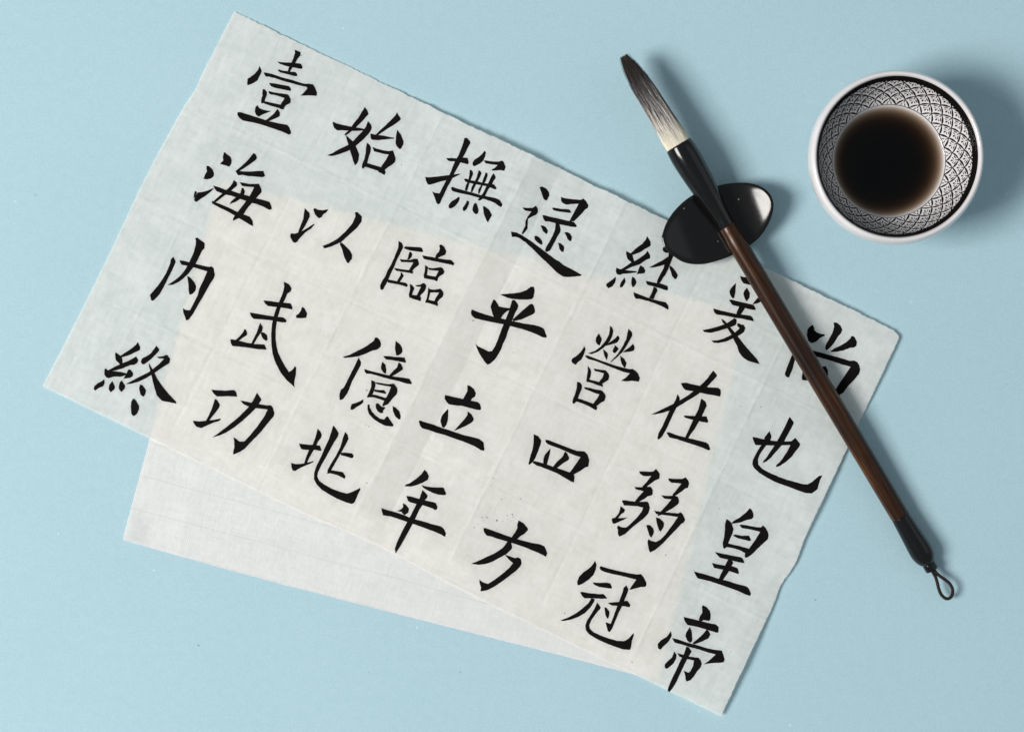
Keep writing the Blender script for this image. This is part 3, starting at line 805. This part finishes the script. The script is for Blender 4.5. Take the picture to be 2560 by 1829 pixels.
963,262 1040,305 1105,380 1110,415 1060,470 990,510 940,560 870,560 850,530 910,450 945,380 942,330
415,385 440,378 560,420 720,480 860,530 1000,570 1160,612 1300,635 1370,668 1412,775 1390,830 1340,800 1240,755 1080,690 940,640 780,590 640,550 540,515 470,500 425,450
790,595 850,610 865,680 850,720 770,790 660,850 550,910 440,945 340,955 220,938 320,900 450,840 600,770 720,690
748,795 820,820 900,850 960,838 1000,865 1012,930 990,980 930,1045 820,1130 700,1220 580,1300 480,1350 375,1370 368,1350 378,1310 355,1240 352,1185 400,1225 485,1255 600,1180 720,1090 820,1000 878,930 820,880 775,830
@ 1376 1379 260
698,135 720,200 710,270 670,360 600,430 510,490 440,523 420,505 418,460 445,390 510,320 610,250 660,195
768,240 785,220 900,255 1060,295 1200,325 1340,350 1415,343 1460,400 1500,480 1498,520 1480,545 1410,545 1320,570 1240,590 1235,580 1290,500 1340,430 1240,405 1100,370 960,342 830,305 785,280
658,475 740,480 890,478 935,490 962,550 950,572 850,558 760,545 690,515
465,625 500,620 600,642 740,655 830,655 890,725 800,730 680,722 530,722 490,680
640,720 690,735 680,780 620,870 540,950 440,1010 320,1055 200,1078 155,1065 280,1020 400,955 500,880 590,800
730,788 785,860 780,885 740,925 690,990 640,1060 605,1140 615,1195 680,1255 780,1300 900,1345 1040,1385 1150,1390 1220,1350 1298,1262 1303,1300 1275,1380 1260,1480 1245,1525 1140,1520 1000,1475 850,1415 700,1345 600,1280 555,1220 545,1150 570,1070 630,980 690,880
895,795 970,785 1090,775 1200,758 1250,825 1235,862 1150,845 1050,840 960,835
1185,518 1220,590 1200,640 1160,740 1110,860 1060,960 1010,1080 960,1200 925,1250 895,1230 880,1170 860,1095 940,1120 980,1020 1030,880 1080,750 1130,620 1140,560
845,868 870,865 922,930 918,990 900,1040 880,1030 855,970
@ 1598 1492 260
980,140 1000,125 1060,160 1105,215 1118,280 1110,350 1080,372 1010,355 960,380 930,350 950,290 985,240
692,307 800,330 940,365 1100,405 1190,420 1240,460 1238,550 1200,550 1070,510 940,470 840,448 755,435 710,370
790,460 820,530 830,660 820,695 790,710 750,675 720,600 735,545
1050,505 1080,520 1112,580 1075,645 980,690 860,735 830,715 900,660 980,590
495,530 508,600 460,690 370,775 335,818 295,800 288,725 340,670 430,615
515,635 600,655 740,705 880,740 1040,790 1160,815 1290,832 1310,890 1335,970 1320,1010 1290,1020 1150,1025 1010,1045 1090,985 1195,890 1080,865 940,815 800,780 660,735 550,705
548,848 585,900 575,960 530,1040 460,1095 430,1118 400,1100 397,1050 440,1000 510,940
592,868 650,885 760,920 880,940 925,942 960,985 978,1040 960,1090 900,1160 850,1240 800,1295 740,1315 725,1290 715,1210 695,1145 770,1178 800,1150 840,1070 855,985 780,970 680,945 625,925
735,770 770,775 818,845 790,890 750,960 700,1060 640,1190 580,1320 520,1420 470,1480 440,1450 460,1390 520,1250 590,1110 650,970 700,880
"""


def round_outline(pts):
    """round the gentle bends of a traced outline, keep its sharp tips, roughen the edge like a brush does"""
    n = len(pts)
    out = []
    for i in range(n):
        a, b, c = Vector(pts[i - 1]), Vector(pts[i]), Vector(pts[(i + 1) % n])
        d1, d2 = b - a, c - b
        ang = abs(d1.angle_signed(d2)) if d1.length > 0 and d2.length > 0 else 0
        if ang > math.radians(62):
            out.append(b)
        else:
            w = 0.24
            out.append(b - d1 * w)
            out.append(b + (a + c - 2 * b) * 0.02)
            out.append(b + d2 * w)
    dense = []
    m = len(out)
    for i in range(m):
        a, b = out[i], out[(i + 1) % m]
        k = max(1, int((b - a).length / 26))
        for j in range(k):
            q = a.lerp(b, j / k)
            q = q + Vector((noise.noise((q.x * 0.05, q.y * 0.05, 1.0)), noise.noise((q.x * 0.05, q.y * 0.05, 8.0)))) * 3.2
            dense.append(q)
    return dense


def stroke_mesh(vs, fs, pts, ox, oy, size, lift):
    k = size / 1624.0
    pl = round_outline(pts)
    poly = [Vector((ox + p.x * k, oy + p.y * k)) for p in pl]
    x0 = min(p.x for p in poly); x1 = max(p.x for p in poly)
    y0 = min(p.y for p in poly); y1 = max(p.y for p in poly)

    def inside(x, y):
        c = False
        j = len(poly) - 1
        for i in range(len(poly)):
            a, b = poly[i], poly[j]
            if (a.y > y) != (b.y > y) and x < (b.x - a.x) * (y - a.y) / (b.y - a.y) + a.x:
                c = not c
            j = i
        return c
    extra = []
    step = 9.0
    gx = math.floor(x0 / step) * step
    while gx < x1:
        gy = math.floor(y0 / step) * step
        while gy < y1:
            if inside(gx, gy): extra.append(Vector((gx, gy)))
            gy += step
        gx += step
    verts = poly + extra
    r = delaunay_2d_cdt(verts, [], [list(range(len(poly)))], 1, 1e-6)
    base = len(vs)
    for q in r[0]:
        vs.append(on_paper(q.x, q.y, lift))
    for f in r[2]:
        fs.append(tuple(base + i for i in reversed(f)))


M_INK = ink_dry_material()
blocks = [b for b in GLYPHS.strip().split("@") if b.strip()]
for b in blocks:
    lines = b.strip().split("\n")
    ox, oy, size = [float(x) for x in lines[0].split()]
    vs, fs = [], []
    for k, ln in enumerate(lines[1:]):
        pts = [tuple(float(c) for c in w.split(",")) for w in ln.split()]
        stroke_mesh(vs, fs, pts, ox, oy, size, 0.10 + 0.006 * k)
    me = mesh("ink_character", vs, fs)
    bm = bmesh.new(); bm.from_mesh(me)
    for f in bm.faces:
        if f.normal.z < 0: f.normal_flip()
    bm.to_mesh(me); bm.free()
    obj("ink_character", me, M_INK, sheet)

# small ink splashes and rusty pulp spots on the written sheet
SPL = [(1205, 1293, 2.2), (1217, 1292, 1.4), (1242, 1300, 3.2), (1281, 1285, 2.4), (1268, 1288, 1.8), (1283, 1291, 1.5), (1219, 1294, 1.6),
       (1186, 1318, 1.5), (1254, 1247, 1.5), (1228, 1215, 1.4), (1234, 1195, 1.3), (1302, 1246, 2.0), (1412, 1532, 1.8), (1664, 1386, 2.0),
       (1670, 1392, 1.3), (1580, 1654, 1.8), (1626, 693, 1.4), (898, 281, 1.2), (903, 280, 1.0), (753, 139, 1.4), (1902, 1017, 1.5),
       (1851, 1016, 1.2), (917, 975, 2.0), (1183, 801, 2.0), (1004, 413, 1.4), (509, 446, 1.6), (915, 1063, 1.4), (922, 1066, 1.4),
       (1270, 1296, 1.0), (1276, 1301, 1.2), (1244, 1291, 0.9), (1257, 1302, 1.0), (1210, 1299, 0.9), (1195, 1310, 1.0)]


def dots(name, lst, mat, jit):
    vs, fs = [], []
    for (x, y, r) in lst:
        b = len(vs)
        n = 9
        for i in range(n):
            a = 2 * math.pi * i / n
            rr = r * (1 + random.uniform(-jit, jit)) * 0.66
            vs.append(on_paper(x + rr * math.cos(a), y + rr * math.sin(a), 0.09))
        fs.append(tuple(reversed(range(b, b + n))))
    o = obj(name, mesh(name, vs, fs), mat, sheet)
    return tag(o, kind="stuff")


dots("ink_splash", SPL, M_INK, 0.45)
dots("pulp_spot", [(1301, 376, 3.4), (2029, 1090, 2.2), (1799, 1270, 2.6), (1827, 1627, 2.4), (1283, 881, 2.6), (917, 1207, 3.0), (612, 336, 2.4),
                   (660, 1163, 2.2), (1168, 1388, 2.0)], plain("rusty_spot", (0.56, 0.50, 0.36), 0.9, 0.1), 0.3)

# ------------------------------------------------------------------ ink bowl
BX, BY = 919 * S, 499 * S
bowl = empty("porcelain_bowl", (BX, BY, 0))
tag(bowl, "small white porcelain bowl with black leaf scale pattern inside, holding ink", "bowl")
IN = [(0, 8.6), (8, 9.4), (14, 11.6), (18.5, 14.2), (22.0, 17.0), (24.4, 19.4), (27.4, 23.0), (30.0, 27.4), (32.2, 32.0), (33.7, 35.8), (34.3, 37.4)]
OUTP = [(34.3, 37.4), (34.65, 38.1), (35.3, 38.35), (36.1, 37.9), (36.9, 36.0), (37.3, 32.6), (36.8, 29.2), (34.6, 24.0), (30.5, 16.5),
        (25.0, 9.5), (20.5, 5.0), (18.4, 3.2), (18.0, 1.6), (17.6, 0.0), (15.6, 0.0), (15.0, 1.5), (0, 2.0)]
inn = spline(IN, 6)
prof = inn + spline(OUTP, 5)[1:]
M_GLAZE = glaze_material()
obj("bowl_body", lathe("bowl_body", [(max(r, 0) * MM, h * MM) for r, h in prof], 160, cap0=False, cap1=False), M_GLAZE, bowl, True)

# decoration painted on the inner wall: arc length table from the ink line to the rim
tab = [(r, h) for r, h in spline(IN, 20) if r > 24.42]
arc = [0.0]
for (a, b), (c, d) in zip(tab, tab[1:]):
    arc.append(arc[-1] + math.hypot(c - a, d - b))


def wall(th, s, off=0.05):
    for i in range(len(arc) - 1):
        if s <= arc[i + 1] or i == len(arc) - 2:
            t = (s - arc[i]) / (arc[i + 1] - arc[i])
            r = tab[i][0] + (tab[i + 1][0] - tab[i][0]) * t
            h = tab[i][1] + (tab[i + 1][1] - tab[i][1]) * t
            tr, thh = tab[i + 1][0] - tab[i][0], tab[i + 1][1] - tab[i][1]
            l = math.hypot(tr, thh)
            r -= off * thh / l
            h += off * tr / l
            return (r * math.cos(th) * MM, r * math.sin(th) * MM, h * MM)


STOT = arc[-1]
BAND0 = STOT - 4.3
pv, pf = [], []


def wribbon(pts, widths):
    """pts: (theta, s); widths in mm, drawn on the wall"""
    b = len(pv)
    n = len(pts)
    for i in range(n):
        t0, s0 = pts[max(i - 1, 0)]; t1, s1 = pts[min(i + 1, n - 1)]
        R = 28.5
        dx, dy = (t1 - t0) * R, s1 - s0
        l = math.hypot(dx, dy) or 1
        nx, ny = -dy / l, dx / l
        w = widths[i] / 2
        th, s = pts[i]
        pv.append(wall(th + nx * w / R, min(max(s + ny * w, 0), BAND0 + 0.2)))
        pv.append(wall(th - nx * w / R, min(max(s - ny * w, 0), BAND0 + 0.2)))
    for i in range(n - 1):
        pf.append((b + 2 * i, b + 2 * i + 1, b + 2 * i + 3, b + 2 * i + 2))


NP = 26
ds = BAND0 / 4.42
dth = 2 * math.pi / NP
for k in range(0, 6):
    for i in range(NP):
        th = (i + (0.5 if k % 2 else 0.0)) * dth
        s = k * ds + 0.06 * ds                  # inner corner of a scale
        jt = lambda m: random.uniform(-m, m)
        for sg in (-1, 1):                      # two arcs of the scale, steep below and flat towards the apex
            pts = []; ws = []
            wmax = random.uniform(0.55, 0.75)
            for q in range(10):
                u = q / 9
                bl = math.sin(math.pi * u)
                pts.append((th + sg * 0.5 * dth * (u - 0.045 * bl), s + ds * (u + 0.045 * bl)))
                ws.append(0.26 + wmax * math.sin(math.pi * u ** 0.8) ** 1.2)
            if s < BAND0: wribbon(pts, ws)
        so = s + ds                             # apex of the scale whose axis is th + half a step
        tc = th + 0.5 * dth

        def cell(a, l):
            return (tc + l * 0.5 * dth, so - 2 * ds * a)
        if so - 1.3 * ds > BAND0: continue
        wribbon([cell(0, 0), cell(0.28 + jt(.03), 0)], [0.34, 0.46])
        if so - 0.62 * 2 * ds < -0.2 and k == 0:
            for sg in (-1, 1):                  # lowest row is cut by the ink: short side veins only
                wribbon([cell(0.30, 0.16 * sg), cell(0.46, 0.32 * sg)], [0.36, 0.5])
            continue
        wribbon([cell(0.375, 0), cell(0.425, 0)], [0.36, 0.36])
        wribbon([cell(0.48, 0), cell(0.57, 0), cell(0.66, 0)], [0.36, 0.80, 0.44])
        for sg in (-1, 1):
            wribbon([cell(0.245, 0.19 * sg), cell(0.33, 0.36 * sg), cell(0.42 + jt(.02), 0.54 * sg)], [0.32, 0.56, 0.44])
            wribbon([cell(0.435, 0.17 * sg), cell(0.53 + jt(.02), 0.39 * sg)], [0.38, 0.48])
wribbon([(2 * math.pi * q / 120, 0.05) for q in range(121)], [0.5] * 121)
# keep only what lies on the wall between ink line and band
M_BLACK = lacquer_material("black_glaze", (0.006, 0.0055, 0.005), 0.22)
o = obj("leaf_pattern", mesh("leaf_pattern", pv, pf), M_BLACK, bowl)
tag(o, kind="stuff")
bv, bf = [], []
sb = [BAND0 + (STOT - 0.25 - BAND0) * q / 6 for q in range(7)]
for q in sb:
    for i in range(160):
        bv.append(wall(2 * math.pi * i / 160, q, 0.07))
for q in range(6):
    for i in range(160):
        j = (i + 1) % 160
        bf.append((q * 160 + i, q * 160 + j, (q + 1) * 160 + j, (q + 1) * 160 + i))
obj("rim_band", mesh("rim_band", bv, bf), M_BLACK, bowl, True)
for nm in ("leaf_pattern", "rim_band"):
    me = bpy.data.meshes[nm]
    bm = bmesh.new(); bm.from_mesh(me)
    for f in bm.faces:
        c = f.calc_center_median()
        if f.normal.x * c.x + f.normal.y * c.y > 0: f.normal_flip()
    bm.to_mesh(me); bm.free()

# ink: a closed body between the ink line and the bowl, with a small meniscus
low = [(r, h) for r, h in inn if h < 19.1]
ip = [(max(0.0, r - 0.02), h + 0.02) for r, h in low] + [(24.55, 19.62), (24.35, 19.40), (24.05, 19.24), (23.6, 19.13), (22.9, 19.07), (22.0, 19.05), (0, 19.05)]
ink = obj("ink_pool", lathe("ink_pool", [(r * MM, h * MM) for r, h in ip], 160, cap0=False, cap1=False), liquid_ink_material(), None, True)
ink.location = (BX, BY, 0)
tag(ink, "dark brownish black liquid ink pooled in the patterned bowl", "ink")

# ------------------------------------------------------------------ brush
ZA = 5.72 * MM
SL = 0.0402
A = P(2250.7, 1291, ZA)
B = P(1696, 362, 13.45 * MM)
ax = (B - A).normalized()
LB = (B - A).length
side = Vector((0, 0, 1)).cross(ax).normalized()
up = ax.cross(side)
brush = empty("calligraphy_brush", A)
brush.rotation_euler = Matrix((ax, side, up)).transposed().to_euler()
tag(brush, "long ink brush with brown wooden handle resting across black brush rest", "brush")
# local X runs from the tail joint (0) to the tip
FER = 0.0421
X_F = LB                    # mouth of the ferrule
X_J = LB - FER * 0.985      # joint of handle and ferrule
HAIR0 = X_F - 0.001
M_HAIR = hair_material()
M_LACQ = lacquer_material("black_horn", (0.005, 0.005, 0.0055), 0.14)

hp = [(0.0, 0), (4.05, 0.0), (4.12, 1.2), (4.18, 30), (4.25, 70), (4.28, 110), (4.25, (X_J / MM) - 12), (4.18, X_J / MM - 7.2),
      (4.02, X_J / MM - 6.2), (3.86, X_J / MM - 3), (3.78, X_J / MM - 0.25), (3.68, X_J / MM), (0, X_J / MM)]
obj("handle", lathe("handle", [(r * MM, x * MM) for r, x in hp], 64, axis='X', cap0=False, cap1=False), wood_material(), brush, True)
fl = [(3.62, 0.0), (3.70, .012), (3.72, .04), (3.82, .12), (4.25, .215), (4.80, .31), (5.35, .42), (5.80, .53), (6.15, .65), (6.40, .78), (6.45, .86), (6.32, .93), (6.15, .972), (5.95, .992), (5.55, 1.0), (5.2, .998), (5.0, .96)]
fl = spline(fl, 4)
obj("ferrule", lathe("ferrule", [(r * MM, X_J + (X_F - X_J) * t) for r, t in fl], 64, axis='X'), M_LACQ, brush, True)
cp = spline([(4.0, 0.05), (4.06, -.25), (4.12, -.8), (4.60, -9.2), (5.0, -15.5), (5.06, -17.6), (4.95, -19.3), (4.45, -21.5), (3.6, -23.2), (2.95, -24.0), (2.62, -24.4)], 4)
obj("end_cap", lathe("end_cap", [(r * MM, x * MM) for r, x in cp], 64, axis='X'), M_LACQ, brush, True)
cl = [(2.5, -24.2), (2.72, -24.35), (2.82, -24.7), (2.86, -27.2), (2.75, -27.6), (2.3, -27.7), (0, -27.7)]
obj("collar", lathe("collar", [(r * MM, x * MM) for r, x in cl], 48, axis='X', cap1=False), M_LACQ, brush, True)

HPROF = [(0, 5.25), (.1, 5.35), (.2, 5.10), (.32, 4.85), (.45, 4.62), (.6, 4.35), (.72, 4.0), (.82, 3.45), (.9, 2.9), (.96, 2.3), (1.0, 1.6)]


def hair_c(t):      # the tuft bends slightly sideways towards the tip
    return Vector((HAIR0 + HAIRL * t, 0.55 * MM * math.sin(math.pi * min(1, t) * 0.5) ** 3 * 1.2, -0.4 * MM * t * t))


core, cf = [], []
NS, NC = 24, 28
for i in range(NS + 1):
    t = -0.03 + 0.985 * i / NS
    r = interp(HPROF, max(t, 0)) * 0.93 * MM
    c = hair_c(t)
    for j in range(NC):
        a = 2 * math.pi * j / NC
        rr = r * (1 + 0.05 * noise.noise((math.cos(a) * 3, math.sin(a) * 3, t * 2)))
        core.append(c + Vector((0, math.cos(a), math.sin(a))) * rr)
for i in range(NS):
    for j in range(NC):
        k = (j + 1) % NC
        cf.append((i * NC + j, i * NC + k, (i + 1) * NC + k, (i + 1) * NC + j))
cf.append(tuple(range(NS * NC, NS * NC + NC)))
obj("tuft", mesh("tuft", core, cf), M_HAIR, brush, True)

hv, hf = [], []
rnd = random.Random(11)


def strand(pts, r0, r1):
    b = len(hv)
    n = len(pts)
    for i, p in enumerate(pts):
        r = r0 + (r1 - r0) * i / (n - 1)
        for q in range(3):
            a = 2 * math.pi * q / 3 + 0.5
            hv.append(p + Vector((0, math.cos(a), math.sin(a))) * r)
    for i in range(n - 1):
        for q in range(3):
            w = (q + 1) % 3
            hf.append((b + 3 * i + q, b + 3 * i + w, b + 3 * i + 3 + w, b + 3 * i + 3 + q))


tones = []
for s in range(4200):
    clump = s < 520
    a = rnd.uniform(0, 2 * math.pi)
    t0 = rnd.uniform(-0.02, 0.0) if rnd.random() < 0.6 else rnd.uniform(0, 0.6)
    t1 = min(1.02, max(t0 + 0.25, rnd.gauss(0.90, 0.12)))
    if rnd.random() < 0.35: t1 = rnd.uniform(0.94, 1.035)
    k = rnd.uniform(0.92, 1.05) if not clump else rnd.uniform(0.93, 1.0)
    tw = rnd.uniform(-0.25, 0.25)
    stray = (not clump) and rnd.random() < 0.035
    pts = []
    n = 9
    amp = rnd.uniform(0.7, 1)
    for i in range(n):
        t = t0 + (t1 - t0) * i / (n - 1)
        r = interp(HPROF, min(1, max(0, t))) * MM * (k + 0.03 * math.sin(9 * t + s))
        if stray: r += 1.1 * MM * ((t - t0) / (t1 - t0)) ** 2 * amp
        aa = a + tw * t + 0.08 * math.sin(5 * t + s * 1.7)
        pts.append(hair_c(t) + Vector((0, math.cos(aa), math.sin(aa))) * r)
    b0 = len(hv)
    if clump: strand(pts, rnd.uniform(0.13, 0.24) * MM, 0.05 * MM)
    else: strand(pts, rnd.uniform(0.05, 0.09) * MM, 0.024 * MM)
    tone = rnd.gauss(0.0, 0.17)
    if rnd.random() < 0.10: tone -= 0.28          # undyed pale hairs
    for i in range(n):
        q = min(1.0, 0.22 + 2.2 * max(0.0, t0 + (t1 - t0) * i / (n - 1)))
        tones += [tone * q] * 3
hm = mesh("bristle", hv, hf)
hm.attributes.new("tone", 'FLOAT', 'POINT').data.foreach_set("value", tones)
o = obj("bristle", hm, M_HAIR, brush)
tag(o, kind="stuff")

# twisted hanging loop, traced at tail height and brought into brush space
LOOP = [(862, 1050), (885, 1105), (920, 1165), (945, 1245), (968, 1340), (1005, 1425), (1070, 1480), (1130, 1472), (1165, 1415), (1165, 1340), (1125, 1265), (1060, 1210),
        (990, 1160), (930, 1105), (893, 1050)]
LOOPZ = [5.0, 5.0, 5.2, 5.4, 5.3, 5.0, 4.7, 4.6, 4.6, 4.7, 4.9, 5.2, 5.6, 5.3, 5.0]
inv = Matrix.Translation(A) @ Matrix((ax, side, up)).transposed().to_4x4()
inv = inv.inverted()
lp = [inv @ P(2180 + x / 5.8, 1240 + y / 5.8, z * MM * 0.9) for (x, y), z in zip(LOOP, LOOPZ)]
lp = [Vector(p) for p in spline([tuple(p) for p in lp], 12)]
cvs, cfs = [], []
for strandk in range(3):
    b = len(cvs)
    length = 0.0
    for i, p in enumerate(lp):
        t = (lp[min(i + 1, len(lp) - 1)] - lp[max(i - 1, 0)]).normalized()
        e1 = t.cross(Vector((0, 0, 1))).normalized()
        e2 = t.cross(e1)
        if i: length += (p - lp[i - 1]).length
        ph = length / (1.9 * MM) * 2 * math.pi + strandk * 2 * math.pi / 3
        c = p + (e1 * math.cos(ph) + e2 * math.sin(ph)) * 0.33 * MM
        for q in range(6):
            a = 2 * math.pi * q / 6
            cvs.append(c + (e1 * math.cos(a) + e2 * math.sin(a)) * 0.47 * MM)
    for i in range(len(lp) - 1):
        for q in range(6):
            w = (q + 1) % 6
            cfs.append((b + 6 * i + q, b + 6 * i + w, b + 6 * i + 6 + w, b + 6 * i + 6 + q))
obj("hanging_loop", mesh("hanging_loop", cvs, cfs), cord_material(), brush, True)

# ------------------------------------------------------------------ brush rest
# leaf-shaped saddle: both ends rise, the brush lies in the hollow
REST = [(420, 1330), (450, 1240), (510, 1150), (600, 1068), (700, 1018), (800, 985), (900, 968), (1010, 968), (1100, 998), (1155, 1050), (1174, 1120), (1150, 1220),
        (1090, 1320), (1010, 1390), (900, 1452), (800, 1490), (690, 1515), (580, 1505), (500, 1460), (440, 1400)]
Z_REST = 10.0 * MM
outl = spline(REST + [REST[0]], 6)[:-1]
opx = [(1500 + x / 2.706, 100 + y / 2.706) for x, y in outl]
RC = (1500 + 800 / 2.706, 100 + 1243 / 2.706)
rc = P(RC[0], RC[1], 8 * MM)
rest = empty("brush_rest", (rc.x, rc.y, 0))
tag(rest, "glossy black leaf-shaped brush rest with raised ends, under the brush", "brush rest")
la = Vector((0.921, 0.389))      # long axis in world XY


def rest_z(x, y):
    a = (x * la.x + y * la.y) / MM
    b = (-x * la.y + y * la.x) / MM
    q = abs(a) / 26.0
    d = abs(a)
    if a > 0: rise = 0.62 * 24.0 / 2.6 * (d / 24.0) ** 2.6      # steeper lobe
    else: rise = 0.38 * a * a / 52.0
    return (6.9 + rise + 0.004 * b * b) * MM


NR = 22
rv, rf = [], []
M = len(opx)
ring_xy = []
for (x, y) in opx:
    # height at the rim decides how far the pixel ray reaches: iterate
    z = 10 * MM
    for _ in range(4):
        w = P(x, y, z)
        z = rest_z(w.x - rc.x, w.y - rc.y)
    ring_xy.append(Vector((w.x - rc.x, w.y - rc.y)))
rv.append(Vector((0, 0, rest_z(0, 0))))
for k in range(1, NR + 1):
    f = k / NR
    for p in ring_xy:
        q = p * f
        edge = 0.35 * MM * sstep(0.93, 1.0, f)       # softened lip
        rv.append(Vector((q.x, q.y, rest_z(q.x, q.y) - edge)))
# lip, flank and foot
for f, dz in ((1.006, -0.75), (1.0, -1.3), (0.975, -2.0)):
    for p in ring_xy:
        q = p * f
        rv.append(Vector((q.x, q.y, rest_z(p.x, p.y) + dz * MM)))
for f, zf in ((0.88, 0.50), (0.74, 0.20), (0.62, 0.0)):
    for p in ring_xy:
        q = p * f
        rv.append(Vector((q.x, q.y, (rest_z(p.x, p.y) - 2.0 * MM) * zf)))
for j in range(M):
    k = (j + 1) % M
    rf.append((0, 1 + j, 1 + k))
tot = NR + 6
for r in range(tot - 1):
    for j in range(M):
        k = (j + 1) % M
        a0 = 1 + r * M
        rf.append((a0 + j, a0 + M + j, a0 + M + k, a0 + k))
rf.append(tuple(1 + (tot - 1) * M + j for j in range(M)))
me = mesh("rest_body", rv, rf)
bm = bmesh.new(); bm.from_mesh(me); bmesh.ops.recalc_face_normals(bm, faces=bm.faces); bm.to_mesh(me); bm.free()
obj("rest_body", me, lacquer_material("black_ceramic", (0.0055, 0.005, 0.005), 0.14, speck=True), rest, True)
